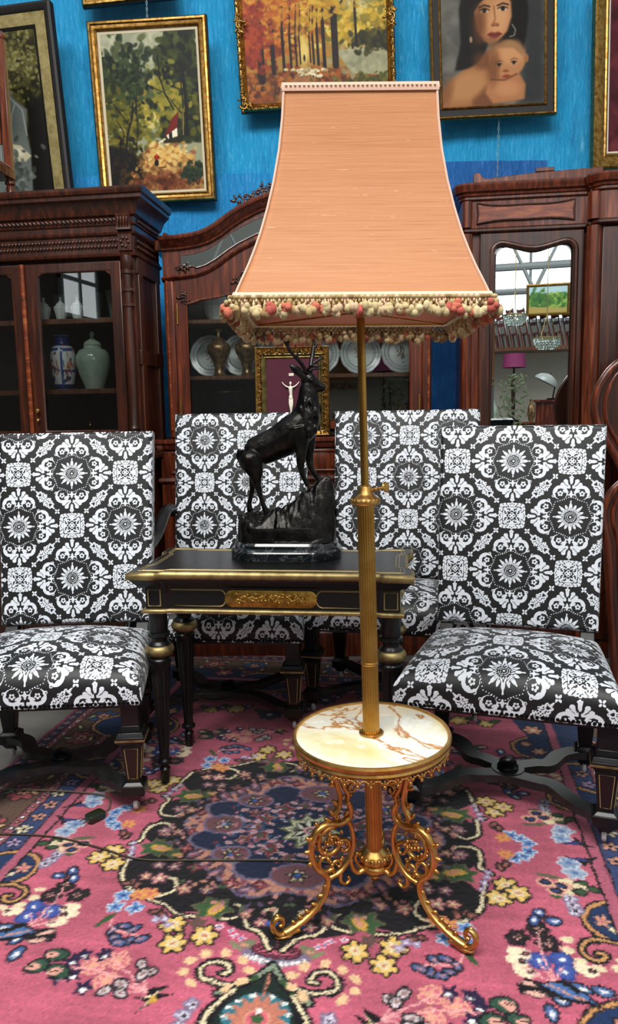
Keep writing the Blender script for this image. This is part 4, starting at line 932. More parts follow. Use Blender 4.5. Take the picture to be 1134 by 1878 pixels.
# three pierced scroll legs
def lamp_leg(ang):
    R_ = Matrix.Rotation(ang, 4, 'Z'); b = MB()
    def st(pts, r0, r1=None, seg=8, y=0, sc=(1, 1.5), n=5):
        C = catmull([(p[0], y, p[1]) for p in pts], n); r1 = r0 if r1 is None else r1
        r0 *= 1.35; r1 *= 1.35; L = len(C); b.tube(C, [r0 + (r1 - r0) * i / (L - 1) for i in range(L)], seg, R_, sc=sc, up=(0, 0, 1) if False else None)
    def sp(cx, cz, r0, r1, a0, a1, t0, t1, n=22): 
        P = spiral(cx, cz, r0, r1, a0, a1, n); b.tube([(x, 0, z) for x, z in P], [1.35 * (t0 + (t1 - t0) * i / n) for i in range(n + 1)], 7, R_, sc=(1, 1.3))
    # long outer stem: table underside, shoulder, belly, ankle, upturned toe
    st([(.095, .418), (.100, .385), (.094, .350), (.086, .318), (.090, .290), (.104, .268)], .0042, .0050)
    st([(.068, .300), (.060, .276), (.066, .255), (.090, .248), (.120, .254), (.146, .243), (.160, .215), (.162, .180), (.150, .150), (.132, .132), (.124, .112), (.132, .082), (.156, .052), (.190, .030), (.220, .018), (.240, .014)], .0052, .0058)
    st([(.200, .014), (.225, .0105), (.248, .012), (.262, .026), (.264, .044), (.252, .056), (.240, .048), (.241, .036), (.250, .034)], .0058, .0032)
    b.ball((.236, 0, .0065), (.026, .013, .0065), 10, 6, R_); b.ball((.252, 0, .058), (.007, .006, .007), 8, 6, R_)
    # upper C scroll with inner curl
    st([(.060, .418), (.072, .395), (.070, .362), (.056, .345), (.044, .352), (.044, .366), (.054, .368)], .0045, .0030)
    st([(.082, .416), (.086, .380), (.078, .340), (.066, .316), (.068, .298)], .0036, .0042)
    sp(.052, .326, .014, .004, 2.2, -3.4, .0030, .0022)
    # big wheel of scrollwork
    sp(.112, .205, .040, .007, 1.9, -6.6, .0048, .0030, 34)
    sp(.126, .160, .026, .006, 3.9, 10.0, .0042, .0026)
    sp(.080, .185, .022, .005, .6, 6.2, .0038, .0024); sp(.142, .222, .013, .004, 2.6, -3.2, .0032, .0022); sp(.098, .145, .017, .005, -1.0, 4.6, .0036, .0024)
    st([(.070, .255), (.058, .225), (.056, .190), (.066, .155), (.090, .128), (.122, .118)], .0042, .0046)
    # tie to the hub
    st([(.030, .116), (.046, .112), (.058, .124), (.066, .152)], .0055, .0040); st([(.030, .122), (.044, .132), (.052, .150), (.046, .162), (.040, .154)], .0036, .0026)
    st([(.090, .126), (.092, .104), (.080, .092), (.068, .098), (.072, .108)], .0036, .0026)
    # leaves and berries along the stems
    for x, z, a, l in ((.166, .226, .6, .012), (.170, .196, .1, .012), (.164, .166, -.4, .012), (.106, .275, 1.0, .014), (.116, .262, .6, .012), (.098, .300, .9, .012), (.145, .256, 1.0, .010), (.140, .078, .2, .012), (.126, .100, -.2, .012), (.158, .060, .5, .012), (.176, .048, .7, .011), (.195, .038, .9, .011), (.212, .030, 1.0, .010), (.150, .048, -2.2, .010), (.094, .264, 2.0, .010), (.070, .268, 2.4, .010), (.062, .310, 2.6, .010), (.104, .345, .3, .010)):
        b.ball((0, 0, 0), (l * 1.1, .006, .0056), 7, 5, R_ @ Matrix.Translation((x, 0, z)) @ Matrix.Rotation(-a, 4, 'Y'))
    q_ = random.Random(2)
    for i in range(46):
        a = q_.uniform(0, 2 * PI); r = q_.uniform(.010, .042); b.ball((.112 + r * math.cos(a), q_.choice((-.004, .004)), .190 + r * 1.2 * math.sin(a)), q_.uniform(.0034, .0060), 6, 4, R_)
    for i in range(9): b.ball((.068 + .006 * math.sin(i * 2), .004 * (-1) ** i, .30 + .011 * i), .0038, 6, 4, R_)
    return b.build('leg', M['lampgold'], LP, sharp=2)
for a in (201.5, 321.5, 81.5): lamp_leg(math.radians(a) + .012)
# flex and plugs on the carpet
b = MB(); P = catmull([(.085, 1.80, .030), (.02, 1.845, .019), (-.12, 1.86, .0185), (-.30, 1.865, .0185), (-.48, 1.875, .0185), (-.60, 1.93, .0185), (-.75, 1.99, .0185), (-.92, 2.01, .0185), (-1.05, 2.0, .0185)], 6)
b.tube(P, .0026, 6); o = b.build('lamp_flex', mat('olive_brown_flex', '3c3626', .5)); tag(o, 'thin olive brown flex trailing left over the carpet from the lamp', 'cord')
pp = (-.66, 2.085); PG = thing('mains_plug', 'dark green flat mains plug with two pins lying on the carpet', 'plug', (pp[0], pp[1], .0165), -.75)
b = MB(); stack(b, [(rrect(.036, .055, .010), 0), (rrect(.040, .058, .011), .006), (rrect(.038, .056, .010), .018), (rrect(.028, .046, .008), .022)]); b.build('plug_body', mat('dark_green_plastic', '20291a', .35), PG)
for sx in (-1, 1): MB().tube([(sx * .0095, -.028, .010), (sx * .0095, -.047, .010)], .0022, 8).build('pin', M['steel'], PG)
b = MB(); b.tube(catmull([(0, .029, .010), (-.02, .06, .006), (-.09, .09, .0055), (-.20, .03, .0055), (-.32, -.06, .0055), (-.46, -.17, .0055)], 6), .0026, 6); b.build('flex', mat('pale_brown_flex', '6b6252', .5), PG)
# ---------------------------------------------------------------- cabinets along the back
def Rz(a): return Matrix.Rotation(a, 4, 'Z')
def rect_pts(x0, x1, z0, z1): return [(x0, z0), (x1, z0), (x1, z1), (x0, z1)]
def door_frame(name, x0, x1, z0, z1, st, y0, y1, mt, par, top=None, bot=None):
    t = top or st; bt = bot or st
    o = MB().ringp(rect_pts(x0, x1, z0, z1), rect_pts(x0 + st, x1 - st, z0 + bt, z1 - t), y0, y1).build(name, mt, par, bevel=.004); return o
def pane(x0, x1, z0, z1, y, par, name='glass_pane', mt=None): return MB().box(((x0 + x1) / 2, y, (z0 + z1) / 2), (x1 - x0, .003, z1 - z0)).build(name, mt or M['glass'], par, flat=True)
def sunk_panel(name, x0, x1, z0, z1, y, par, mt, mt2=None):
    b = MB(); b.ringp(rect_pts(x0, x1, z0, z1), rect_pts(x0 + .012, x1 - .012, z0 + .012, z1 - .012), y - .008, y + .004); o = b.build(name, mt, par, bevel=.003)
    MB().frus((0, 0, 0), (x1 - x0 - .026, z1 - z0 - .026), (x1 - x0 - .07, z1 - z0 - .07), .006, Matrix.Translation(((x0 + x1) / 2, y - .0005, (z0 + z1) / 2)) @ Matrix.Rotation(PI / 2, 4, 'X')).build('raised_field', mt2 or mt, o); return o

# --- left: tall bookcase with rope-carved cornice
LC = thing('display_cabinet', 'dark carved display cabinet at the left, heavy cornice with rope and bead mouldings, glazed doors', 'cabinet', (-.764, 3.44, -.112), -math.radians(7.5)); LC.scale = (1.092,) * 3
w_, D_ = 1.00, .305; X0 = -w_
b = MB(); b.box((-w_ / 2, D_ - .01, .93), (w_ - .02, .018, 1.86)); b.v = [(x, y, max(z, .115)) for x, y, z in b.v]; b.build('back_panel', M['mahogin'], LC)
for nm, x in (('side_panel', -.012), ('side_panel', X0 + .012)):
    s_ = MB().box((x, D_ / 2, .9925), (.022, D_, 1.755)).build(nm, M['mahogdark'], LC, bevel=.002)
    sg = 1 if x > -.5 else -1
    b = MB()
    for z0, z1 in ((.118, .20), (1.0, 1.10), (1.43, 1.49), (1.80, 1.868)): b.box((x + sg * .016, D_ / 2, (z0 + z1) / 2), (.012, D_ - .02, z1 - z0))
    for y in (.045, D_ - .045): b.box((x + sg * .0155, y, .993), (.0125, .05, 1.75))
    b.build('side_frame', M['mahogdark'], s_, bevel=.002)
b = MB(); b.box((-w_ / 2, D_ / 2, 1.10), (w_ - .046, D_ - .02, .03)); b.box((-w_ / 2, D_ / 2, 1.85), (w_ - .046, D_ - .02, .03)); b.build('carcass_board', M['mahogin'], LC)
for z in (1.622, 1.325): MB().box((-w_ / 2, D_ / 2 + .015, z), (w_ - .05, D_ - .06, .022)).build('shelf', M['shelf'], LC, bevel=.002)
# lower body
b = MB(); b.box((-w_ / 2, D_ / 2 - .02, .58), (w_ + .01, D_ + .02, .92)); lb = b.build('lower_body', M['mahogdark'], LC, bevel=.004)
b = MB(); b.sweep([(X0 - .005, -.03), (.005, -.03), (.005, D_ - .02), (X0 - .005, D_ - .02)], [(0, 1.03), (.03, 1.035), (.034, 1.05), (.03, 1.062), (0, 1.066)]); b.build('waist_moulding', M['mahogdark'], lb)
b = MB(); b.sweep([(X0 - .005, -.03), (.005, -.03), (.005, D_ - .02), (X0 - .005, D_ - .02)], [(0, .114), (.025, .114), (.025, .17), (.012, .185), (0, .20)]); b.build('plinth', M['mahogdark'], lb)
for sx in (-.77, -.26): sunk_panel('lower_door', sx - .19, sx + .19, .25, .96, -.031, lb, M['mahogdark'])
# doors
for k, (a, c) in enumerate(((X0 + .055, -.487), (-.485, -.055))):
    g0, g1 = (a + .065, c - .052) if k == 0 else (a + .064, c - .048)
    out_ = rect_pts(a, c, 1.115, 1.85); inn = rect_pts(g0, g1, 1.16, 1.812)
    d = MB().ringp(out_, inn, -.012, .014).build('door', M['mahogdark'], LC, bevel=.005)
    b = MB(); b.prism([(g0 - .001, 1.813), (g0 + .022, 1.813), (g0 - .001, 1.795)], -.010, .012); b.prism([(g1 + .001, 1.813), (g1 - .022, 1.813), (g1 + .001, 1.795)], -.010, .012); b.build('corner_block', M['mahogdark'], d)
    pane(g0 - .004, g1 + .004, 1.155, 1.818, .002, d)
    if k == 1:
        for z, r in ((1.245, .010), (1.205, .007)): MB().lathe([(0, 0), (r * .5, .001), (r * .45, .008), (r, .012), (r * .9, .018), (0, .021)], 14, M=Matrix.Translation((a + .034, -.0125, z)) @ Matrix.Rotation(PI / 2, 4, 'X')).build('knob', M['brassnail'], d)
MB().tube([(-.482, -.020, 1.118), (-.482, -.020, 1.848)], .010, 10).build('astragal', M['figured'], LC)
for x in (-.029, X0 + .029):   # turned corner posts
    pr = [(.018, 1.115), (.018, 1.16), (.021, 1.165)] + [(.016, 1.18), (.020, 1.30), (.021, 1.45), (.018, 1.62), (.017, 1.66), (.022, 1.664), (.022, 1.672), (.017, 1.676), (.0175, 1.72), (.022, 1.724), (.022, 1.732), (.017, 1.738), (.0185, 1.79), (.024, 1.795), (.024, 1.806), (.017, 1.812), (.024, 1.83), (.025, 1.85), (.024, 1.866)]
    MB().lathe(pr, 24, (x, -.014, 0)).build('turned_post', M['mahogdark'], LC, sharp=.6)
    MB().box((x, .008, 1.49), (.058, .02, .75)).build('post_back', M['mahogdark'], LC)
# frieze and cornice, carried round three sides
path = [(X0, D_), (X0, 0), (0, 0), (0, D_)]
def mould(name, prof, off=0.): return MB().sweep([(X0 - off, D_), (X0 - off, -off), (off, -off), (off, D_)], prof, closed=False).build(name, M['mahogdark'], LC, sharp=.5)
mould('frieze_moulding', [(-.02, 1.862), (.004, 1.862), (.016, 1.868), (.018, 1.876), (.008, 1.884), (.008, 1.890), (-.02, 1.890)])
fr = mould('frieze', [(-.02, 1.888), (.004, 1.888), (.004, 1.950), (-.02, 1.950)])
mould('frieze_cap', [(-.02, 1.948), (.006, 1.948), (.014, 1.954), (.016, 1.962), (.010, 1.966), (.010, 1.992), (-.02, 1.992)])
rb = mould('rope_band', [(-.02, 1.990), (.016, 1.990), (.018, 1.996), (.010, 2.0), (.010, 2.022), (.018, 2.026), (.018, 2.030), (-.02, 2.030)])
cn = mould('cornice', [(-.02, 2.028), (.022, 2.028), (.026, 2.040), (.034, 2.060), (.052, 2.078), (.060, 2.082), (.060, 2.096), (.068, 2.100), (.072, 2.112), (.072, 2.124), (-.02, 2.124)])
MB().box((-w_ / 2, D_ / 2, 2.118), (w_ - .01, D_ - .01, .012)).build('top_board', M['mahogdark'], LC)
b = MB()
for i in range(52): 
    x = X0 + .035 + (w_ - .07) * i / 51; b.ball((0, 0, 0), (.0155, .007, .0062), 7, 5, Matrix.Translation((x, -.013, 2.011)) @ Matrix.Rotation(.75, 4, 'Y'))
b.build('rope_carving', M['mahogdark'], rb, sharp=2); b = MB()
for i in range(22):
    y = .03 + (D_ - .06) * i / 21; b.ball((0, 0, 0), (.007, .0120, .0062), 7, 5, Matrix.Translation((.013, y, 2.011)) @ Matrix.Rotation(.75, 4, 'X'))
b.build('rope_carving', M['mahogdark'], rb, sharp=2)
b = MB()
for i in range(64):
    x = X0 + .035 + (w_ - .07) * i / 63
    b.ball((x, -.007, 1.931), (.0062, .006, .0085), 7, 5); b.ball((x + .006, -.007, 1.908), (.0062, .006, .0085), 7, 5)
b.build('bead_carving', M['mahogdark'], fr, sharp=2); b = MB()
for i in range(26):
    y = .03 + (D_ - .06) * i / 25; b.ball((.007, y, 1.931), (.006, .0062, .0085), 6, 4); b.ball((.007, y + .006, 1.908), (.006, .0062, .0085), 6, 4)
b.build('bead_carving', M['mahogdark'], fr, sharp=2)
for x in (-.030, X0 + .030):   # carved corner consoles
    b = MB(); b.prism([(0, 1.964), (-.030, 1.968), (-.026, 1.99), (-.036, 2.022), (-.030, 2.030), (0, 2.030)], x - .030, x + .030, 'x'); b.box((x, -.010, 1.92), (.058, .016, .064))
    for i in range(4): b.ball((x - .018 + .012 * i, -.030, 2.0), (.0045, .008, .026), 6, 5)
    for i in range(6): b.ball((x + .016 * math.cos(i), -.020, 1.92 + .018 * math.sin(i)), (.007, .005, .007), 6, 4)
    b.build('corner_console', M['mahogdark'], LC, sharp=.8)
LC0 = set(bpy.data.objects)
RLC = Matrix.Translation((-.764, 3.44, -.112)) @ Rz(-math.radians(7.5)) @ Matrix.Scale(1.092, 4)
def inLC(x, y, z): return tuple(RLC @ Vector((x, y, z)))
SH1, SH2 = 1.6332, 1.3362
# white lidded apothecary jars
def jar(x, y, label):
    t = thing('lidded_jar', label, 'jar', inLC(x, y, SH1), 0, 'white lidded jars in the left cabinet')
    MB().lathe([(0, 0), (.018, 0), (.019, .003), (.024, .025), (.030, .050), (.031, .056), (.027, .064), (.019, .066), (0, .066)], 10).build('jar_body', M['white'], t, sharp=.4)
    MB().lathe([(.022, .0662), (.021, .072), (.012, .080), (.006, .086), (.004, .092), (.007, .098), (.004, .104), (0, .106)], 10).build('jar_lid', M['white'], t, sharp=.6)
for i, (x, l) in enumerate(((-.470, 'white lidded jar behind the right door, leftmost of the three on the upper shelf'), (-.392, 'white lidded jar behind the right door, middle of the three on the upper shelf'), (-.316, 'white lidded jar behind the right door, rightmost of the three on the upper shelf'), (-.735, 'white lidded jar behind the left door at the edge of the photo'))): jar(x, .13, l)
m = M['clear'] = mat('clear_greenish_glass', 'cfe0da', .03, Transmission_Weight=.85, IOR=1.4)
def glass_vase(x, y, s_, label):
    o = MB().lathe([(0, 0), (.026, 0), (.030, .02), (.038, .08), (.046, .125), (.046, .13), (.044, .128), (.036, .08), (.028, .02), (.0, .012)], 20).build('glass_vase', M['clear']); o.location = inLC(x, y, SH1); o.scale = (s_, s_, s_)
    tag(o, label, 'vase', 'clear glass vases in the left cabinet')
glass_vase(-.285, .235, 1.0, 'clear glass vase just behind the rightmost white lidded jar')
glass_vase(-.165, .20, 1.0, 'clear glass vase at the right end of the upper shelf in the left cabinet')
glass_vase(-.43, .235, .95, 'clear glass vase behind the two left white lidded jars')
# imari vase, painted surface carried by the mesh
prof = catmull([(.034, 0, 0), (.036, .008, 0), (.044, .03, 0), (.053, .085, 0), (.055, .14, 0), (.050, .175, 0), (.036, .195, 0), (.030, .205, 0), (.032, .222, 0), (.037, .236, 0)], 10)
nn, kk = len(prof), 120
q = Cv(1, .24, .0035, 'e6e8ea'); q.nx
q.poly(rect_pts(0, 1, 0, .022), '2c3f7c'); q.poly(rect_pts(0, 1, .19, .24), '24336c')
for k in range(4):
    x = .125 + k * .25
    q.line([(x - .10, .03), (x - .10, .17)], .030, '40589a'); q.line([(x - .10, .03), (x + .02, .05)], .016, '40589a'); q.line([(x - .1, .17), (x + .1, .175)], .014, '40589a'); q.line([(x - .1, .10 + .02 * (-1) ** k), (x + .12, .08)], .010, '40589a')
    for i in range(26):
        q.ell(x + RNG.normal() * .05 + .02, .11 + RNG.normal() * .035, .016, .006, ['c4592a', 'd07434', '8f3c22', '2a2f50'][i % 4], RNG.random() * 3)
G = np.zeros((nn, kk + 1, 3)); Cc = np.zeros((nn, kk + 1, 3))
for i, p in enumerate(prof):
    for j in range(kk + 1):
        a = 2 * PI * j / kk; G[i, j] = (p.x * math.cos(a), p.x * math.sin(a), p.y); Cc[i, j] = q.a[min(q.ny - 1, int(p.y / .24 * (q.ny - 1))), min(q.nx - 1, int(((j / kk) % 1) * (q.nx - 1)))]
o = thing('porcelain_vase', 'blue and orange painted white porcelain vase on the middle shelf of left cabinet', 'vase', inLC(-.405, .15, SH2))
grid_obj('vase_body', G, M['pigment'], o, cols={'paint': Cc}); MB().lathe([(0, .0005), (.034, .0005), (.034, .003), (0, .003)], 24).build('vase_foot', M['white'], o); MB().lathe([(.0355, .236), (.037, .2375), (.0335, .236), (.028, .21), (.02, .2)], 24).build('vase_lip', M['white'], o)
m = M['celadon'] = mat('celadon_glaze', 'a9bdac', .12, Coat_Weight=.5); v = coord(m); lk(m, ramp(m, noise(m, v, 12, 5), [(.3, '93a997'), (.7, 'bccbbb')]), bs(m).inputs['Base Color'])
o = thing('ginger_jar', 'pale green round ginger jar with a lid beside the painted vase', 'jar', inLC(-.265, .15, SH2))
MB().lathe([(0, 0), (.040, 0), (.046, .02), (.064, .07), (.074, .115), (.073, .145), (.060, .170), (.040, .178), (.038, .188), (0, .188)], 36).build('jar_body', M['celadon'], o, sharp=.8)
MB().lathe([(.036, .1885), (.040, .194), (.034, .205), (.020, .215), (.010, .222), (.007, .230), (.012, .240), (.006, .252), (0, .254)], 24).build('jar_lid', M['celadon'], o, sharp=.8)
o = MB().lathe([(0, 0), (.022, 0), (.022, .002), (.027, .05), (.029, .052), (.028, .054), (.024, .05), (.02, .004), (0, .004)], 18).build('silver_cup', M['steel']); o.location = inLC(-.60, .14, SH2); tag(o, 'small silver cup behind the left door on the middle shelf', 'cup')
o = thing('brass_lidded_pot', 'brass lidded pot low behind the right door of the left cabinet', 'pot', inLC(-.30, .16, 1.1162))
MB().lathe([(0, 0), (.04, 0), (.06, .02), (.062, .03), (.02, .032)], 24).build('pot_body', M['lampbrass'], o); MB().lathe([(.060, .0305), (.055, .04), (.03, .055), (.008, .062), (.006, .07), (.010, .078), (0, .086)], 24).build('pot_lid', M['lampbrass'], o)

for o in [o for o in bpy.data.objects if o not in LC0 and o.parent is None]: o.scale = tuple(v * 1.092 for v in o.scale)
# --- middle: arched two-door vitrine on a lower buffet
MC = thing('vitrine_cabinet', 'arched mahogany display cabinet behind the lamp, carved crest, glazed doors full of plates', 'cabinet', (-.034, 3.66, .029)); MC.scale = (.976,) * 3
W, Dp = .635, .42
def cc(x): return float(np.interp(abs(x), [0, .06, .12, .20, .283, .34, .40, .45, .50, .58, .72], [2.287, 2.283, 2.267, 2.240, 2.202, 2.168, 2.126, 2.100, 2.086, 2.076, 2.068]))
xs = list(np.linspace(-.66, .66, 61))
b = MB(); b.sweep([(x, cc(x)) for x in np.linspace(-.665, .665, 61)], [(0, -.02), (0, .055), (.010, .062), (.020, .060), (.030, .045), (.042, .036), (.052, .020), (.060, .018), (.062, -.02)], closed=False, plane='y'); cr = b.build('cornice', M['mahog'], MC, sharp=.5)
b = MB()
for s_ in (-1, 1): b.sweep([(s_ * .665, -.04), (s_ * .665, Dp)] if s_ < 0 else [(s_ * .665, Dp), (s_ * .665, -.04)], [(0, 0)] and [(.0, 2.010), (-.018, 2.010), (-.030, 2.03), (-.040, 2.055), (-.040, 2.068), (0, 2.068)], closed=False)
for s_ in (-1, 1): MB().box((s_ * .672, Dp / 2, 2.04), (.06, Dp - .02, .055)).build('cornice_return', M['mahog'], MC, bevel=.008)
b = MB(); b.prism([(x, cc(x) - .058) for x in xs] + [(x, cc(x) - .190) for x in xs[::-1]], -.004, .016); fz = b.build('frieze_board', M['mahog'], MC)
b = MB(); b.sweep([(x, cc(x) - .186) for x in np.linspace(-.665, .665, 61)], [(0, 0), (0, .026), (.006, .030), (.014, .024), (.020, .012), (.024, 0)], closed=False, plane='y'); b.build('arched_moulding', M['mahog'], MC, sharp=.5)
M['darkglass'] = mat('dark_silvered_glass', '2b3031', .04, .6)
for s_ in (-1, 1):
    xs2 = [s_ * x for x in np.linspace(.07, .57, 34)]
    lo = [(x, cc(x) - .160 + .012 * (1 if abs(x) > .5 else 0)) for x in xs2]; hi = [(x, cc(x) - .090) for x in xs2]
    MB().prism(hi + lo[::-1], -.0075, -.0042).build('frieze_glass', M['mirror'], fz, flat=True)
    MB().tube([(x, -.007, z) for x, z in hi + lo[::-1]], .0035, 6, closed=True).build('glass_bead', M['mahog'], fz)
def carve(name, spots, y, par, seed=1, mt=None, n=5, s0=.009):
    b = MB(); r = random.Random(seed)
    for x, z, sc in spots:
        a0 = r.uniform(0, 6)
        b.tube([(px, y - .004, pz) for px, pz in spiral(x, z, .018 * sc, .004 * sc, a0, a0 + 5 * r.choice((-1, 1)), 14)], .0042 * sc, 6)
        for k in range(n):
            a = r.uniform(0, 2 * PI); l = s0 * sc * r.uniform(.8, 1.6)
            b.ball((0, 0, 0), (l, .006, l * .42), 7, 5, Matrix.Translation((x + .022 * sc * math.cos(a), y - .003, z + .022 * sc * math.sin(a))) @ Matrix.Rotation(-a + r.uniform(-.5, .5), 4, 'Y'))
        b.ball((x, y - .006, z), (.007 * sc, .006, .007 * sc), 7, 5)
    return b.build(name, mt or M['mahogdark'], par, sharp=2)
carve('carved_crest', [(-.27 + .03 * i, cc(-.27 + .03 * i) + .012 + .012 * math.sin(i * 2.1) * (1 if i % 3 else .2) + (.028 if 6 < i < 12 else 0), 1. + .35 * (i % 3 == 0)) for i in range(19)], -.045, MC, 3)
carve('carved_spray', [(-.555, 1.935, .9), (-.58, 1.925, .7)], -.010, fz, 5); carve('carved_spray', [(.555, 1.935, .9), (.58, 1.925, .7)], -.010, fz, 6)
# carcass
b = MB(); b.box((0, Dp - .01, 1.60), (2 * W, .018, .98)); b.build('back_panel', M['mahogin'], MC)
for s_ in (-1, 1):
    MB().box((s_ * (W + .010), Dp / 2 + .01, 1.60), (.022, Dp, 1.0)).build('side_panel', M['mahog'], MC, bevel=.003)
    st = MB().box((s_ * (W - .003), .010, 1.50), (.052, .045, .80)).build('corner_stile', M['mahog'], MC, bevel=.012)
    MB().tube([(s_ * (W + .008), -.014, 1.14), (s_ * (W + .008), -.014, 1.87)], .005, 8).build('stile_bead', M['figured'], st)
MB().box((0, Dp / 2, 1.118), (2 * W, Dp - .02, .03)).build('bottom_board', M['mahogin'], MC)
for z in (1.682, 1.402): MB().box((0, Dp / 2 + .03, z), (2 * W - .03, Dp - .09, .020)).build('shelf', M['shelf'], MC, bevel=.002)
# doors with shaped heads
for s_ in (-1, 1):
    a, c = (-.608, -.018) if s_ < 0 else (.018, .608); g0, g1 = (-.550, -.108) if s_ < 0 else (.108, .550)
    xo = np.linspace(a, c, 25); out_ = [(a, 1.135), (c, 1.135)] + [(x, cc(x) - .200) for x in xo[::-1]]
    xi = np.linspace(g0, g1, 25); inn = [(g0, 1.18), (g1, 1.18)] + [(x, 1.775 + .11 * math.exp(-((abs(x) - .07) / .22) ** 2) - .02 * math.exp(-((abs(x) - .55) / .05) ** 2)) for x in xi[::-1]]
    d = MB().ringp(out_, inn, -.012, .012).build('door', M['mahog'], MC, bevel=.004)
    MB().tube([(x, -.013, z) for x, z in inn], .005, 6, closed=True).build('door_bead', M['mahogred'], d)
    MB().prism([(x, z) for x, z in inn], .002, .005).build('glass_pane', M['glass'], d, flat=True)
    carve('door_carving', [(s_ * x, z, sc) for x, z, sc in ((.30, 1.86, .9), (.26, 1.89, 1.1), (.22, 1.90, 1.2), (.18, 1.93, 1.2), (.14, 1.96, 1.1), (.23, 1.85, 1.0), (.19, 1.87, 1.1), (.10, 1.99, 1.0), (.06, 2.0, 1.0), (.565, 1.79, 1.0), (.55, 1.77, .7))], -.013, d, 8 + s_)
    MB().box((s_ * .070, -.0135, 1.56), (.012, .003, .05)).build('key_plate', M['ormolu'], d); MB().tube([(s_ * .596, -.016, 1.20), (s_ * .596, -.016, 1.30)], .004, 8).build('hinge', M['ormolu'], d); MB().tube([(s_ * .596, -.016, 1.66), (s_ * .596, -.016, 1.76)], .004, 8).build('hinge', M['ormolu'], d)
MB().box((0, .0, 1.52), (.034, .026, .80)).build('centre_post', M['mahog'], MC, bevel=.004)
# lower buffet
b = MB(); b.box((0, .175, .505), (1.40, .47, 1.07)); lb = b.build('lower_body', M['mahog'], MC, bevel=.005)
pth = [(-.70, .41), (-.70, -.06), (.70, -.06), (.70, .41)]
MB().sweep(pth, [(-.02, 1.045), (.008, 1.045), (.016, 1.055), (.020, 1.070), (.030, 1.078), (.030, 1.092), (.022, 1.098), (-.02, 1.098)], closed=False).build('ledge_moulding', M['mahog'], lb, sharp=.5)
MB().box((0, .175, 1.092), (1.40, .47, .012)).build('ledge_board', M['mahog'], lb)
MB().sweep(pth, [(-.01, .880), (.008, .880), (.014, .890), (.010, .905), (-.01, .908)], closed=False).build('drawer_moulding', M['mahog'], lb)
MB().sweep(pth, [(-.01, -.028), (.02, -.028), (.02, .08), (.008, .10), (-.01, .10)], closed=False).build('plinth', M['mahog'], lb)
for x in (-.46, 0, .46):
    p = sunk_panel('drawer', x - .19, x + .19, .925, 1.035, -.061, lb, M['mahog'], M['mahogred']); carve('drop_handle', [(x, .98, .8)], -.068, p, 4, M['ormolu'], 3)
    sunk_panel('lower_door', x - .19, x + .19, .14, .86, -.061, lb, M['mahog'], M['mahogred'])
# contents
RMC = Vector((-.035, 3.75, 0)); MC0 = set(bpy.data.objects); S1, S2, S3 = 1.4122, 1.6922, 1.1332
q = Cv(.226, .226, .0016, 'd9e0e0')
for r, c in ((.108, 'cfd8d9'), (.074, 'dde4e3')): q.ell(.113, .113, r, col=c)
for k in range(60):
    a = 2 * PI * k / 60; q.ell(.113 + .094 * math.cos(a), .113 + .094 * math.sin(a), .004, .0022, '4a5a60', a + (.8 if k % 2 else -.8))
for r in (.078, .110): q.line([(.113 + r * math.cos(a), .113 + r * math.sin(a)) for a in np.linspace(0, 2 * PI, 50)], .0022, '6f7f86')
for k in range(30): q.ell(.113 + RNG.normal() * .014, .113 + RNG.normal() * .020, .006, .003, ['5a5048', '7a8088', '8a6a5c'][k % 3], RNG.random() * 3)
q.line([(.10, .15), (.113, .11), (.125, .08)], .002, '54524c')
nr, na = 60, 120; Gp = np.zeros((nr, na + 1, 3)); Cp = np.zeros((nr, na + 1, 3))
for i in range(nr):
    r = .1125 * i / (nr - 1); h = float(np.interp(r, [0, .066, .078, .1125], [0, 0, -.010, -.016]))
    for j in range(na + 1):
        a = 2 * PI * j / na; rr_ = r * (1 + (.012 * math.cos(12 * a) if i == nr - 1 else 0)); Gp[i, j] = (rr_ * math.cos(a), h, rr_ * math.sin(a)); Cp[i, j] = q.a[int((.113 + r * math.sin(a)) / .226 * (q.ny - 1)), int((.113 + r * math.cos(a)) / .226 * (q.nx - 1))]
pl0 = grid_obj('dinner_plate', Gp, M['pigment'], None, cols={'paint': Cp})
sm = pl0.modifiers.new('thick', 'SOLIDIFY'); sm.thickness = .004; sm.offset = 0
plates = [(-.475, 'pale patterned plate at the far left of the plate shelf, behind the left brass urn'), (-.305, 'pale patterned plate standing between the two brass urns'), (-.13, 'pale patterned plate mostly hidden behind the gilt crucifix frame'), (.10, 'pale patterned plate showing just right of the gilt crucifix frame and antlers'), (.327, 'whole pale patterned plate crossed by the thin brass lamp pole'), (.545, 'pale patterned plate at the right end of the shelf, cut by the door stile')]
for i, (x, l) in enumerate(plates):
    o = pl0 if i == 0 else pl0.copy()
    if i: COL.objects.link(o)
    o.location = (RMC.x + x, RMC.y + .30 - .035 * (i % 2), S1 + .1125 * math.cos(.16) + .002); o.rotation_euler = (-.16, 0, 0); tag(o, l, 'plate', 'plates standing on the middle shelf')
m = M['urn'] = mat('old_brass_urn', '8a6c42', .35, .8); v = coord(m); lk(m, ramp(m, noise(m, v, 40, 4), [(.35, '6a5030'), (.65, 'c8a67a')]), bs(m).inputs['Base Color'])
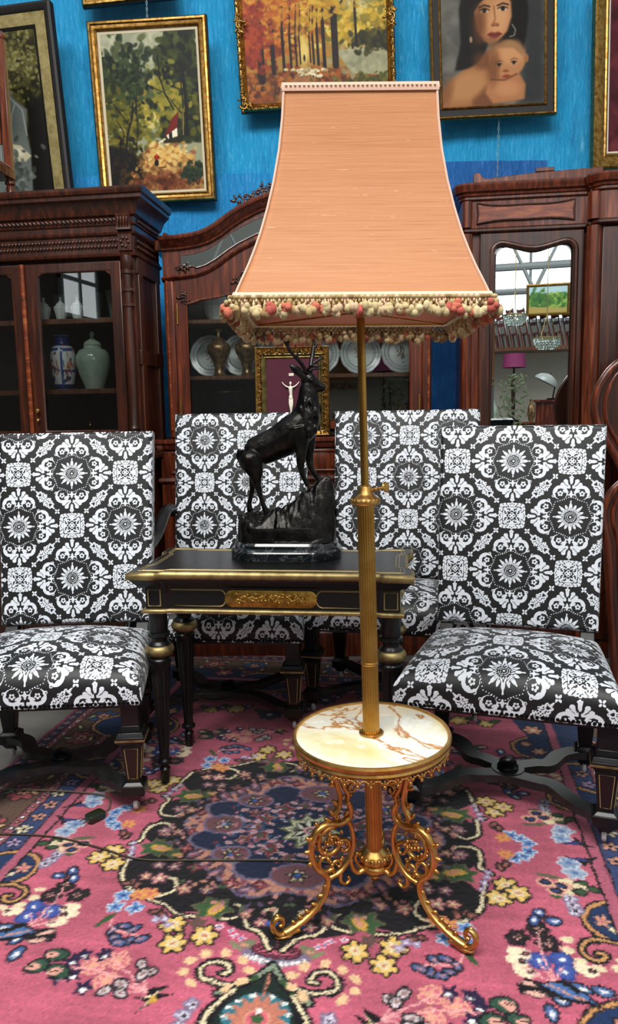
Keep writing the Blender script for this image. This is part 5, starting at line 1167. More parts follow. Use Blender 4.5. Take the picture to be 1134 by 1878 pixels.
for x, l in ((-.415, 'brass lidded urn on the plate shelf nearest the left door stile'), (-.272, 'brass lidded urn on the plate shelf beside the gilt crucifix frame')):
    o = thing('brass_urn', l, 'urn', (RMC.x + x, RMC.y + .14, S1), 0, 'pair of brass urns')
    MB().lathe([(0, 0), (.032, 0), (.034, .006), (.026, .014), (.024, .04), (.034, .075), (.056, .115), (.062, .140), (.056, .160), (.034, .172), (.030, .178), (0, .178)], 32).build('urn_body', M['urn'], o, sharp=.8)
    MB().lathe([(.030, .1785), (.034, .184), (.020, .192), (.009, .200), (.008, .222), (.018, .230), (.022, .236), (.010, .244), (.005, .255), (0, .262)], 24).build('urn_lid', M['urn'], o, sharp=.8)
o = MB().lathe([(0, 0), (.06, 0), (.062, .006), (.055, .014), (.10, .05), (.145, .11), (.158, .19), (.162, .195), (.158, .198), (.142, .12), (.095, .06), (.0, .03)], 40).build('silver_bowl', M['steel'], sharp=.9); o.location = (RMC.x - .36, RMC.y + .20, S3); tag(o, 'large silver bowl low behind the left glass door of arched cabinet', 'bowl')
o = thing('cut_glass_jug', 'pale cut glass jug on top shelf under the carved door head', 'jug', (RMC.x - .42, RMC.y + .16, S2)); MB().lathe([(0, 0), (.045, 0), (.06, .03), (.068, .07), (.058, .11), (.048, .125), (.054, .14), (.048, .135), (.044, .12), (0, .1)], 14).build('jug_body', M['white'], o, sharp=.3); MB().tube([(.056, 0, .12), (.09, 0, .11), (.095, 0, .07), (.066, 0, .05)], .006, 8).build('handle', M['white'], o)

for o in [o for o in bpy.data.objects if o not in MC0 and o.parent is None]:
    o.location = Vector((-.034, 3.66, .029)) + (o.location - Vector((-.035, 3.75, 0))) * .976; o.scale = (.976,) * 3
# --- right: mahogany wardrobe with mirror door
yw = -math.radians(7); WR = thing('mirror_wardrobe', 'large mahogany wardrobe at the right with a tall mirror door', 'wardrobe', (.74, 3.62, 0), yw)
RW_ = Matrix.Translation((.74, 3.62, 0)) @ Rz(yw)
b = MB(); b.box((.30, .27, 1.02), (.56, .50, 2.04)); b.build('side_carcass', M['mahog'], WR, bevel=.004)
b = MB(); b.box((.92, .235, 1.02), (.66, .57, 2.04)); b.build('centre_carcass', M['mahog'], WR, bevel=.004)
def rounded_path(off):
    p = [(0 - off, .52)] + [(-off + .035 * (1 - math.cos(t)) * .8, -off + .045 * (1 - math.sin(t)) * .8) for t in np.linspace(0, PI / 2, 6)]
    return p + [(.535, -off)] + [(.56 - off * .3 + .02 * math.sin(t), -off - .035 + .035 * math.cos(t)) for t in np.linspace(0, PI / 2, 4)] + [(.585 - off * .6 + .045 * (1 - math.cos(t)), -off - .035 - .045 * math.sin(t)) for t in np.linspace(0, PI / 2, 6)] + [(1.25 + off, -.08 - off)]
b = MB(); b.sweep(rounded_path(0), [(-.05, 2.035), (0.004, 2.035), (.014, 2.042), (.014, 2.052), (.004, 2.060), (-.05, 2.060)], closed=False); b.build('lower_moulding', M['mahogdark'], WR, sharp=.5)
b = MB(); b.sweep(rounded_path(0), [(-.04, 2.055), (0, 2.055), (0, 2.190), (-.04, 2.190)], closed=False); fz = b.build('frieze', M['mahogred'], WR, sharp=.5)
b = MB(); b.sweep(rounded_path(0), [(-.06, 2.180), (.004, 2.180), (.012, 2.186), (.012, 2.196), (.020, 2.200), (.022, 2.210), (.034, 2.216), (.040, 2.228), (.042, 2.244), (.036, 2.254), (.02, 2.258), (-.06, 2.258)], closed=False); b.build('cornice', M['mahog'], WR, sharp=.5)
b = MB(); b.prism([(-.01, .5), (-.01, .03), (.02, -.01), (.55, -.01), (.62, -.09), (1.25, -.09), (1.25, .5)], 2.244, 2.256, 'z'); b.build('top_board', M['mahog'], WR)
# applied frieze panel, waisted outline
def waist(x0, x1, z0, z1, n=12):
    up = [(x0 + (x1 - x0) * i / n, z1 - .018 * (1 - abs(2 * i / n - 1) ** 2.5) + .010 * math.cos(PI * (2 * i / n - 1)) ** 2 * 0 + .006 * math.exp(-((2 * i / n - 1) / .45) ** 2)) for i in range(n + 1)]
    dn = [(x, z0 + (z1 - z) * 1.0) for x, z in up[::-1]]; return [(x0 + .004, (z0 + z1) / 2)] + up + [(x1 - .004, (z0 + z1) / 2)] + dn
pp = waist(.072, .512, 2.078, 2.168)
MB().prism(pp, -.006, -.0005).build('frieze_panel', M['figured'], fz); MB().tube([(x, -.0065, z) for x, z in pp], .0055, 8, closed=True).build('panel_moulding', M['mahogdark'], fz)
pp = waist(.70, 1.14, 2.078, 2.168); MB().prism(pp, -.086, -.0805).build('frieze_panel', M['figured'], fz); MB().tube([(x, -.0865, z) for x, z in pp], .0055, 8, closed=True).build('panel_moulding', M['mahogdark'], fz)
# pilasters
for x, y, r in ((.028, .012, .026), (.590, -.048, .032)):
    b = MB(); b.lathe([(r, .06), (r, 2.034)], 24, (x, y, 0), rmod=lambda a, z: 1 - .10 * max(0, math.cos(7 * a))); b.build('reeded_pilaster', M['mahogred'], WR, sharp=1.5)
    b = MB(); b.lathe([(r, 2.062), (r, 2.180)], 24, (x, y, 0), rmod=lambda a, z: 1 - .10 * max(0, math.cos(7 * a))); b.build('frieze_pilaster', M['mahogred'], WR, sharp=1.5)
# mirror door
def mir(x0, x1, zt, z0, r, dip, n=20):
    top = []
    for i in range(n + 1):
        u = -1 + 2 * i / n; top.append((x0 + r + (x1 - x0 - 2 * r) * i / n, zt - dip * (math.cos(PI * u / 1.35) * .5 + .5) ** 1.2))
    zl = top[0][1]; zr = top[-1][1]
    return [(x0, z0), (x1, z0)] + [(x1 - r + r * math.cos(t), zr - r + r * math.sin(t)) for t in np.linspace(0, PI / 2 * .95, 6)] + top[::-1][1:-1] + [(x0 + r - r * math.sin(t), zl - r + r * math.cos(t)) for t in np.linspace(PI / 2 * .05, PI / 2, 6)]
inn = mir(.142, .522, 1.990, .30, .045, .032); n_ = len(inn)
cx, cz = .328, 1.1
def proj_rect(p, x0, x1, z0, z1):
    dx, dz = p[0] - cx, p[1] - cz; k = min((x1 - cx if dx > 0 else cx - x0) / max(abs(dx), 1e-6), (z1 - cz if dz > 0 else cz - z0) / max(abs(dz), 1e-6)); return (cx + dx * k, cz + dz * k)
outr = [proj_rect(p, .088, .556, .10, 2.032) for p in inn]
for tx, tz in ((.088, 2.032), (.556, 2.032), (.088, .10), (.556, .10)):
    i = min(range(n_), key=lambda i: (outr[i][0] - tx) ** 2 + (outr[i][1] - tz) ** 2); outr[i] = (tx, tz)
d = MB().ringp(outr, inn, -.010, .012).build('mirror_door', M['mahogdark'], WR, bevel=.003)
MB().tube([(x, -.012, z) for x, z in inn], .013, 10, closed=True).build('mirror_moulding', M['mahogdark'], d)
def shrink(pts, k): return [(p[0] + (k if p[0] < cx else -k) * (1 if abs(p[0] - cx) > .10 else abs(p[0] - cx) / .10), p[1] - k if p[1] > 1 else p[1] + k) for p in pts]
in2 = shrink(inn, .020)
b = MB(); vs = [(x, .004, z) for x, z in inn] + [(x, .0005, z) for x, z in in2]; b.add(vs, [(i, (i + 1) % n_, n_ + (i + 1) % n_, n_ + i) for i in range(n_)] + [tuple(range(2 * n_ - 1, n_ - 1, -1))]); b.build('mirror_glass', M['mirror'], d, flat=True)
# centre door behind the column
d = MB().ringp(rect_pts(.625, 1.22, .10, 2.03), rect_pts(.70, 1.15, .22, 1.92), -.066, -.048).build('centre_door', M['mahogdark'], WR, bevel=.004); MB().box((.925, -.047, 1.07), (.46, .006, 1.72)).build('door_panel', M['mahogred'], d)
o = thing('wooden_rail', 'long narrow wooden rail with a rounded end lying on top of the wardrobe', 'rail', tuple(RW_ @ Vector((.06, .10, 2.2585))), yw)
b = MB(); b.prism([(0, 0), (.60, 0), (.60, .075), (.30, .066), (.06, .050), (.045, .058), (.034, .074), (.016, .080), (.002, .070)], 0, .022); b.build('rail_board', M['mahogred'], o, bevel=.004); MB().box((.335, .010, .0775), (.085, .018, .018)).build('rail_block', M['mahog'], o, bevel=.002)
# --- far right: shaped mahogany bed end
o = thing('bed_headboard', 'curved mahogany bed end with moulded rim at the right edge, before the wardrobe', 'headboard', (1.40, 3.16, 0), -.10)
def vio(k):
    P = [(-.06 + k, 0), (-.10 + k, .45), (-.115 + k * 1.1, .62), (-.14 + k, .76), (-.10 + k, .86), (-.055 + k, .92), (-.10 + k, 1.02), (-.175 + k, 1.15), (-.185 + k, 1.26), (-.14 + k, 1.36), (-.07 + k * .9, 1.43 - k), (.04, 1.475 - k), (.20, 1.49 - k)]
    C = [(p.x, p.y) for p in catmull([(a, c, 0) for a, c in P], 5)]; return C + [(.40 - (x), z) for x, z in C[::-1]][1:]
hp = vio(0); b = MB(); b.prism(hp, 0, .03); b.build('headboard_panel', M['mahogdark'], o)
for k, r in ((.012, .017), (.055, .010)): MB().tube([(x, -.002, z) for x, z in vio(k)], r, 10).build('rim_moulding', M['mahog'], o)
# --- small leather chair standing on top of the left cabinet
o = thing('leather_chair', 'carved chair with red brown leather back standing on top of the left cabinet', 'chair', inLC(-.868, .20, 2.1245), -.10)
for sx in (-1, 1):
    for sy in (-1, 1):
        MB().lathe([(.016, 0), (.020, .004), (.020, .018), (.013, .024), (.017, .045), (.019, .15), (.014, .158), (.023, .164), (.023, .174), (.015, .180), (.020, .19)], 20, (sx * .16, sy * .16, 0), rmod=lambda a, z: 1 - .12 * (.5 + .5 * math.cos(8 * a)) if .05 < z < .15 else 1).build('leg', M['mahogred'], o, sharp=.6)
MB().box((0, 0, .205), (.36, .36, .04)).build('seat_rail', M['mahogred'], o, bevel=.004); MB().box((0, 0, .236), (.34, .34, .022)).build('seat', M['leather'], o, bevel=.01)
for sx in (-1, 1):
    p = MB(); p.box((sx * .16, .165, .50), (.032, .034, .58)); p.lathe([(.012, .79), (.018, .796), (.020, .81), (.010, .825), (0, .83)], 14, (sx * .16, .165, 0)); p.build('back_post', M['mahogred'], o, bevel=.002)
    b = MB()
    for i in range(5): b.ball((sx * .118, .148, .48 + .022 * i), (.006, .004, .008), 6, 4)
    b.box((sx * .118, .155, .47), (.036, .012, .26)); b.build('carved_slat', M['mahogred'], o)
MB().ball((0, .160, .69), (.150, .028, .10), 20, 12).build('leather_back', M['leather'], o); MB().box((0, .172, .69), (.30, .014, .20)).build('back_board', M['mahogred'], o)
b = MB()
for i in range(9):
    b.ball((.148, .150, .595 + .024 * i), .007, 6, 4); b.ball((-.148, .150, .595 + .024 * i), .007, 6, 4)
for i in range(13): b.ball((-.14 + .0235 * i, .148, .587), .007, 6, 4); b.ball((-.14 + .0235 * i, -.181, .21), .006, 6, 4)
b.build('nail_heads', M['brassnail'], o)

o.scale = (1.092,) * 3
# ---------------------------------------------------------------- framed pictures
def picture(label, name, cx, cy, cz, w, h, yaw, tilt, roll, layers, cv=None, depth=.03, cat='painting'):
    """layers: list of (child name, material, [(inset, height)...] profile) ; canvas fills what is left"""
    o = thing(name, label, cat, (cx, cy, cz)); o.rotation_euler = (Matrix.Rotation(yaw, 4, 'Z') @ Matrix.Rotation(tilt, 4, 'X') @ Matrix.Rotation(roll, 4, 'Y')).to_euler()
    R_ = [(-w / 2, -h / 2), (-w / 2, h / 2), (w / 2, h / 2), (w / 2, -h / 2)]
    for nm, mt, prof in layers: MB().sweep(R_, [(i, y) for i, y in prof], plane='y').build(nm, mt, o, sharp=.5)
    ins = max(i for _, _, p in layers for i, _ in p) - .004
    if cv is not None:
        nx, ny = cv.nx, cv.ny; X, Z = np.meshgrid(np.linspace(-w / 2 + ins, w / 2 - ins, nx), np.linspace(h / 2 - ins, -h / 2 + ins, ny))
        grid_obj('canvas', np.stack([X, np.zeros_like(X) - .006, Z], -1), M['paint'], o, cols={'paint': cv.a})
    MB().box((0, .008, 0), (w - .02, .010, h - .02)).build('backing', M['picdark'], o)
    return o
def canvas(px0, px1, py0, py1, n, bg):
    """canvas whose paint coordinates run like the picture on the photo: u to the right, v down"""
    cv = Cv(px1 - px0, py1 - py0, (px1 - px0) / n, bg); cv.o = (px0, py0); return cv
class Pt:
    def __init__(s, cv): s.c = cv; s.ox, s.oy = cv.o
    def e(s, x, y, rx, ry, col, ang=0, soft=2, al=1.): s.c.ell(x - s.ox, y - s.oy, rx, ry, col, ang, soft, al)
    def p(s, pts, col, soft=2, al=1.): s.c.poly([(x - s.ox, y - s.oy) for x, y in pts], col, soft, al)
    def l(s, pts, w, col, soft=.6, al=1.): s.c.line([(x - s.ox, y - s.oy) for x, y in pts], w, col, soft, al)
    def d(s, n, x, y, sx, sy, cols, r, **k): s.c.dabs(int(n * 2.2), x - s.ox, y - s.oy, sx, sy, cols, r * .68, **k)
# forest path with a red-roofed cottage
cv = canvas(193, 372, 68, 350, 170, 'a3a48c'); P = Pt(cv)
P.p([(193, 68), (372, 68), (372, 230), (193, 230)], 'a9aa94', 30)
P.d(160, 250, 110, 60, 40, ['b3b4a0', 'a6a792', 'c0bfa6', '9c9f8a'], 8, shape='b', al=.5)
P.d(150, 262, 200, 50, 40, ['b9a860', 'c9b470', '9a9450', '8a8a48', 'd2c48c'], 6)
P.d(160, 335, 180, 36, 80, ['4a5032', '5c6038', '3a4028', '787640'], 8, shape='b'); P.d(220, 340, 120, 46, 90, ['3c4430', '4e5638', '5e6440', '2c3226'], 6); P.d(90, 300, 185, 40, 40, ['7f8048', '96904e', 'a89a50'], 5)
P.d(200, 232, 150, 50, 62, ['3f4a38', '56624a', '2e3a30', '6a7054'], 5.5); P.d(90, 210, 190, 30, 50, ['5c6642', '4a5238', '767848'], 5); P.d(110, 225, 235, 50, 50, ['6a6a3c', '7e7840', '4e5030', '8f8446'], 5)
P.p([(193, 262), (240, 275), (262, 305), (250, 350), (193, 350)], '3d3828', 6); P.d(180, 222, 315, 50, 40, ['2e2a1e', '463e2a', '5a4e34', '38342a'], 5, shape='g')
P.p([(270, 262), (300, 270), (345, 290), (372, 320), (372, 350), (240, 350), (262, 318)], 'a98a5e', 5)
P.d(120, 305, 312, 60, 40, ['c2a070', 'b08a5c', '8f7050', 'd0b078', '9a5c44'], 4, al=.7); P.d(60, 310, 285, 40, 20, ['d8b878', 'e0c890', 'b98c58'], 4)
P.d(60, 300, 335, 60, 16, ['7c5540', '8f5e48', '6a4a38'], 5, al=.6); P.d(40, 352, 318, 22, 16, ['3c4a40', '56604a'], 5)
for pts, w in (([(227, 275), (232, 245), (243, 215), (246, 190)], 3.2), ([(236, 228), (222, 208), (210, 190)], 1.6), ([(240, 215), (252, 195), (256, 172)], 1.5), ([(246, 275), (252, 235), (252, 180)], 1.8), ([(330, 205), (318, 188), (302, 172), (275, 160)], 1.4), ([(322, 205), (308, 178), (300, 150), (298, 110)], 2.4), ([(343, 250), (346, 200), (342, 130)], 6), ([(336, 248), (340, 190), (336, 120)], 2.2), ([(222, 262), (225, 240), (215, 222)], 1.6)): P.l(pts, w, '2e271c', .8, .85)
P.l([(337, 250), (339, 205)], 1.6, 'a99a74')
P.p([(303, 248), (316, 222), (331, 208), (326, 236), (305, 252)], '84402c', 1.5); P.p([(305, 250), (326, 237), (326, 252), (308, 256)], 'e8e0cc', 1); P.p([(288, 262), (302, 254), (304, 258), (290, 264)], 'ded4bc', 1); P.p([(310, 246), (316, 244), (316, 256), (310, 257)], '2e261c', .8); P.p([(300, 258), (330, 254), (330, 262), (300, 264)], '4a4430', 2)
P.e(283, 298, 4, 6, '2a2220', 0, 1); P.e(284, 288, 5.5, 4.5, 'a04a30', 0, 1); P.e(284, 283, 2, 2, 'c87850', 0, 1)
P.l([(286, 307), (300, 306)], 1.5, '4a3a2a'); P.l([(335, 333), (342, 341), (340, 330), (350, 342), (352, 330), (360, 341), (362, 332)], 1, '2c241c')
cv.a = np.clip((cv.a - .5) * 1.3 + .40, .03, 1)
GF = lambda s_=1: [('frame_moulding', M['picgold'], [(-.0, -.012), (0, .018), (.006, .028), (.016, .030), (.022, .022), (.034, .018), (.040, .022), (.048, .016), (.048, -.012)]), ('linen_slip', mat('linen_slip', 'cdbfa2', .8), [(.047, -.01), (.047, .010), (.062, .007), (.062, -.01)]), ('outer_edge', M['picdark'], [(-.004, -.012), (-.004, .014), (.001, .018), (.001, -.012)])]
picture('forest path painting with red-roofed cottage in gilt frame, hung above the left cabinet', 'framed_painting', -.813, 4.30, 2.853, .643, .919, -math.radians(3.4), math.radians(4.2), -math.radians(.6), GF(), cv)
# autumn avenue with sheep
cv = canvas(449, 706, -100, 190, 240, 'b08a48'); P = Pt(cv)
P.d(260, 577, 0, 130, 80, ['c8a23c', 'd8b64c', 'a88a34', 'e0c468', '8a7430'], 8, shape='b'); P.d(300, 490, 30, 70, 90, ['a04a1e', 'c06428', 'd07c30', '7a3818', 'c88834'], 6); P.d(120, 560, 30, 60, 80, ['d09a38', 'b87428', 'e0b850', '8a5a24'], 5)
P.d(200, 660, 30, 80, 90, ['d2b03c', 'b89830', '9a8a38', 'e4cc70', '7c7a34'], 5.5); P.e(650, -20, 40, 40, 'c2c8c4', 0, 30, .6)
P.p([(449, 130), (706, 130), (706, 190), (449, 190)], '8a5428', 6); P.d(260, 570, 158, 140, 24, ['a85a28', '7a4420', 'c07838', '5c3a20', '8f6a34'], 4.5, shape='b'); P.p([(548, 128), (580, 128), (560, 190), (500, 190)], 'b08058', 4, .8)
P.p([(612, 98), (706, 92), (706, 150), (640, 142)], 'a8a688', 3); P.d(50, 668, 118, 60, 30, ['b4b296', '9c9c80', '8f9478'], 6, al=.5); P.d(60, 680, 85, 40, 18, ['4a4a28', '5c5a30', '38381e'], 5); P.d(60, 675, 156, 70, 14, ['6a6a30', '7e7a38', '54582c'], 4)
P.e(556, 96, 9, 26, 'e2c878', 0, 8)
for x, y0, y1, w in ((612, -100, 126, 11), (478, -100, 146, 12), (500, -60, 132, 7), (519, -20, 130, 5), (532, 0, 126, 4), (542, 10, 122, 3), (573, 0, 120, 3.5), (581, -10, 122, 4.5), (592, -40, 126, 6), (460, -60, 120, 5), (567, 20, 116, 2.5), (549, 20, 118, 2.5), (650, -60, 90, 4)): P.l([(x + 3, y0), (x - 1, (y0 + y1) / 2), (x, y1)], [w * .6, w * .8, w * 1.3], '33241a', 1, .92)
P.l([(612, 30), (640, -10), (655, -40)], 3, '33241a', 1); P.l([(478, 40), (455, 0)], 4, '33241a', 1); P.l([(612, 0), (590, -40)], 3, '33241a', 1); P.d(110, 500, 0, 60, 60, ['b86028', 'cc7c30', 'd89a3c'], 5, al=.75); P.d(90, 600, -10, 60, 50, ['d8b040', 'c09434'], 5, al=.75); P.d(60, 466, 60, 20, 60, ['9a3c1c', 'b85424'], 6)
for i in range(26): x, y = 558 + RNG.normal() * 15, 127 + abs(RNG.normal()) * 8; P.e(x, y, 4.2, 3, ['e4d8b8', 'd0c098', 'b8a480'][i % 3], 0, 1); P.l([(x, y + 2), (x, y + 5)], 1, '4a3828')
P.e(556, 108, 2, 6, '2a2420', 0, 1)
cv.a = np.clip((cv.a - .5) * 1.15 + .41, .03, 1); cv.a = cv.a * .85 + cv.a.mean(-1, keepdims=True) * .15 * np.array([1.1, 1., .75])
ol = [('frame_moulding', M['picgold'], [(0, -.012), (0, .020), (.006, .032), (.014, .034), (.022, .026), (.028, .014), (.032, .018), (.038, .012), (.038, -.012)]), ('outer_edge', M['picdark'], [(-.003, -.012), (-.003, .016), (.001, .018), (.001, -.012)])]
fr = picture('autumn avenue painting with a flock of sheep in ornate gilt frame behind the lamp shade', 'framed_painting', .078, 4.30, 3.160, .846, .54 + .30, -math.radians(1.3), math.radians(4.1), -math.radians(2.1), ol, cv); fr.location.z = 3.154 + .14
spots = []
for sx in (-1, 1):
    for sz in (-1, 0, 1): spots += [(sx * .405, sz * .39, 1.5), (sx * (.405 if sz == 0 else .375), sz * .40 + (.03 if sz == 0 else 0), 1.0), (sx * .41, sz * .36 + (-.03 if sz == 0 else 0), 1.0)]
for i in range(20):
    t = -1 + 2 * i / 19; spots += [(t * .36, -.408, .55), (-.412, t * .36, .55), (.412, t * .36, .55)]
for k, f_ in enumerate((lambda p: p[0] < -.39, lambda p: p[0] > .39, lambda p: p[1] < -.39 and abs(p[0]) <= .39, lambda p: p[1] > .39 and abs(p[0]) <= .39)): carve('carved_ornament', [p for p in spots if f_(p)], -.034, fr, 17 + k, M['picgold'], 4, .008)
# mother and baby portrait
cv = canvas(818, 994, -20, 197, 210, '6f6d66'); P = Pt(cv)
P.d(160, 906, 90, 100, 110, ['7a7870', '686660', '5c5a56', '85827a'], 14, shape='b', al=.5); P.p([(930, -20), (994, -20), (994, 197), (950, 197), (955, 80)], '3c3e40', 22, .85)
P.p([(858, -20), (960, -20), (965, 40), (958, 95), (935, 100), (900, 70), (892, 100), (868, 128), (842, 128), (852, 80), (850, 20)], '17140f', 5)
P.e(912, 22, 52, 42, '17140f', 0, 5)
P.p([(817, 197), (818, 172), (832, 148), (856, 128), (880, 118), (900, 90), (926, 88), (935, 108), (945, 130), (960, 160), (958, 185), (940, 190), (905, 192), (860, 197)], 'a97a52', 6); P.e(862, 158, 36, 24, 'c09468', -.5, 16, .8); P.p([(870, 185), (905, 150), (925, 170), (905, 197), (870, 197)], '7c5236', 10, .8); P.e(888, 112, 18, 16, '7a5034', 0, 12, .7)
P.p([(874, 20), (880, 0), (900, -14), (926, -8), (937, 10), (938, 36), (930, 62), (914, 80), (902, 84), (890, 78), (880, 58)], 'bf9068', 4); P.e(916, 38, 16, 30, 'd2a67c', .1, 14, .8); P.e(884, 46, 8, 26, '99683f', 0, 10, .8); P.e(906, -6, 26, 12, 'b98c62', 0, 8, .7)
for x, y in ((892, 24), (923, 22)): P.l([(x - 9, y - 6), (x, y - 10), (x + 9, y - 7)], 2.4, '2a1c12'); P.e(x, y, 7, 3.6, 'd8c8b0', 0, 1.5); P.e(x, y, 3.4, 3.6, '1c120c', 0, 1); P.l([(x - 8, y - 1), (x, y - 4.5), (x + 8, y - 1)], 1.8, '1c120c')
P.l([(908, 16), (910, 40), (906, 47)], 2, '966440', 2); P.e(910, 49, 6.5, 3.5, 'a87450', 0, 2); P.e(906, 51, 1.6, 1, '5a3420'); P.e(914, 51, 1.6, 1, '5a3420')
P.p([(896, 66), (903, 62), (909, 63.5), (915, 62), (922, 66), (915, 72), (908, 74), (901, 71)], '8f4636', 1.4); P.l([(897, 66.5), (909, 67.5), (921, 66)], 1, '4a221a')
P.l([(938, 50), (944, 60), (942, 70), (934, 72)], 1.6, 'cfc8b8'); P.e(869, 74, 2.4, 6, 'c8b8a0', 0, 1)
P.p([(870, -10), (880, -20), (938, -20), (932, -2), (900, -4), (884, 10), (874, 26)], '17140f', 3)
P.e(930, 112, 31, 34, 'bd8e66', 0, 4); P.e(938, 100, 20, 22, 'd0a278', 0, 12, .8); P.e(908, 120, 9, 24, '9a6a46', 0, 8, .7); P.p([(900, 85), (922, 76), (950, 80), (960, 98), (956, 108), (940, 92), (912, 92), (902, 104)], '8c7050', 5, .55)
P.p([(898, 150), (920, 144), (950, 140), (960, 160), (958, 186), (905, 192), (892, 172)], 'b88660', 5); P.e(930, 166, 20, 14, 'cc9c74', 0, 10, .7); P.l([(902, 148), (925, 150), (946, 140)], 2.5, '7a5034', 2)
for x, y in ((916, 122), (941, 119)): P.l([(x - 6, y - 5), (x, y - 8), (x + 6, y - 6)], 1.6, '6a4a30', 1.2, .8); P.e(x, y, 5, 2.6, 'cdbba0', 0, 1); P.e(x, y, 2.8, 2.8, '1c120c', 0, .8); P.l([(x - 5, y - 1), (x, y - 3), (x + 5, y - 1)], 1.2, '2a1a10')
P.e(927, 133, 5, 3, 'a87048', 0, 2); P.e(925, 134, 1.2, .8, '5a3420'); P.e(930, 134, 1.2, .8, '5a3420'); P.p([(920, 143), (928, 140), (936, 142), (930, 146), (924, 146)], '9a4a38', 1); P.e(962, 112, 4, 8, 'a87a54', 0, 1.5)
P.e(826, 168, 10, 26, '8a5e3c', .3, 10, .7)
for _ in range(3):   # soft brush blending
    pad = np.pad(cv.a, ((1, 1), (1, 1), (0, 0)), 'edge'); cv.a = (pad[:-2, 1:-1] + pad[2:, 1:-1] + pad[1:-1, :-2] + pad[1:-1, 2:] + 2 * cv.a) / 6
P.e(880, 50, 12, 40, '6b452a', .05, 14, .55); P.e(900, 78, 22, 8, '6b452a', 0, 8, .4); P.e(905, 128, 10, 28, '6b452a', 0, 10, .4)
cv.a = np.clip(cv.a ** 1.3, 0, 1)
kl = [('outer_gilt', M['picgold'], [(0, -.012), (0, .022), (.006, .028), (.014, .024), (.018, .016), (.018, -.012)]), ('black_flat', M['picdark'], [(.017, -.012), (.017, .014), (.052, .010), (.052, -.012)]), ('inner_gilt', M['picgold'], [(.051, -.012), (.051, .014), (.056, .018), (.064, .010), (.064, -.012)])]
fr = picture('portrait of dark-haired woman with a baby in black and gilt frame, right of the shade', 'framed_painting', 1.040, 4.30, 3.094 + .065, .690, .582 + .13, math.radians(2), math.radians(3.6), -math.radians(2.6), kl, cv)
# large picture with a pale veil, far left
cv = canvas(-160, 112, 40, 420, 190, '3a3a28'); P = Pt(cv)
P.d(500, 0, 200, 170, 200, ['4a4a30', '5c5a38', '2e2e20', '6a6640', '3a3824'], 9, shape='b', al=.7); P.d(120, 70, 100, 60, 90, ['7a7650', '8f8a60', '5a5638'], 4); P.p([(78, 190), (112, 160), (112, 420), (60, 420)], '2a2820', 8)
P.p([(0, 60), (14, 78), (34, 120), (50, 165), (76, 190), (70, 240), (74, 270), (64, 420), (-80, 420), (-90, 200), (-30, 70)], '7e8480', 5)
for pts in ([(10, 80), (24, 130), (38, 180), (34, 250)], [(20, 100), (40, 160), (52, 175)], [(52, 178), (42, 200), (36, 250)], [(54, 176), (66, 190), (70, 240)], [(5, 110), (16, 200), (8, 300)]): P.l(pts, 2.2, 'b4bab4', 2.5)
P.p([(20, 262), (30, 252), (54, 258), (74, 280), (60, 290), (26, 298)], 'cfc8ac', 2); P.e(46, 270, 14, 7, 'e0dcc4', .3, 4); P.d(40, 40, 320, 40, 60, ['6a706c', '8a908a', '565c58'], 6)
cv.a = np.clip((cv.a - .5) * 1.2 + .44, .02, 1)
vl = [('outer_dark', M['picdark'], [(0, -.014), (0, .034), (.012, .040), (.030, .034), (.040, .024), (.040, -.014)]), ('gilt_flat', M['paleflat'], [(.039, -.014), (.039, .022), (.100, .014), (.100, -.014)]), ('inner_dark', M['picdark'], [(.099, -.014), (.099, .018), (.112, .010), (.112, -.014)])]
picture('large painting of a white-veiled figure in wide dull gold frame, far left', 'framed_painting', -1.735, 4.26, 2.74, .95, 1.20, -math.radians(7), math.radians(3), -math.radians(2.2), vl, cv)
# dark red picture at the right edge, and the frame sliver at the very top
cv = canvas(1118, 1300, 20, 290, 60, '4a1a20'); P = Pt(cv); P.d(200, 1200, 150, 100, 140, ['5a2028', '3c141a', '6a2a30', '4a1820'], 10, shape='b', al=.6)
wl = [('wide_gilt_moulding', M['picgold'], [(0, -.012), (0, .034), (.010, .044), (.030, .038), (.066, .016), (.074, .020), (.084, .014), (.084, -.012)]), ('white_slip', mat('ivory_slip', 'd9d2c2', .7), [(.083, -.012), (.083, .011), (.094, .008), (.094, -.012)])]
picture('dark red picture in a broad plain gilt frame, cut off by the right photo edge', 'framed_painting', 1.595 + .33, 4.35, 3.02, .66, .95, math.radians(3), math.radians(3.5), -math.radians(2.5), wl, cv)
cv = canvas(0, 100, 0, 100, 40, '5a5038')
picture('gilt picture frame whose bottom edge just shows at the top, above the forest path painting', 'framed_painting', -.93, 4.30, 3.42 + .30, .52, .60, 0, math.radians(4), -math.radians(4.5), GF(), cv)
# hanging chains
def hang(label, pts):
    b = MB(); P = catmull(pts, 30); k = 0; acc = 0
    for i in range(1, len(P)):
        acc += (P[i] - P[i - 1]).length
        if acc > .016:
            acc = 0; k += 1; a = k % 2
            b.tube([(P[i].x + (.0042 * math.cos(t) if a else 0), P[i].y + (0 if a else .0042 * math.cos(t)), P[i].z + .0105 * math.sin(t)) for t in np.linspace(0, 2 * PI, 9)[:-1]], .0016, 4, closed=True)
    tag(b.build('hanging_chain', M['chain']), label, 'chain', 'pale picture chains on the tarpaulin')
hang('pale thin chain hanging down the blue tarpaulin above the mirrored wardrobe', [(1.090, 4.34, 2.82), (1.088, 4.345, 2.6), (1.087, 4.35, 2.3)])
hang('short pale chain hanging just above the forest path painting', [(-.822, 4.30, 3.46), (-.822, 4.295, 3.40), (-.822, 4.29, 3.315)])
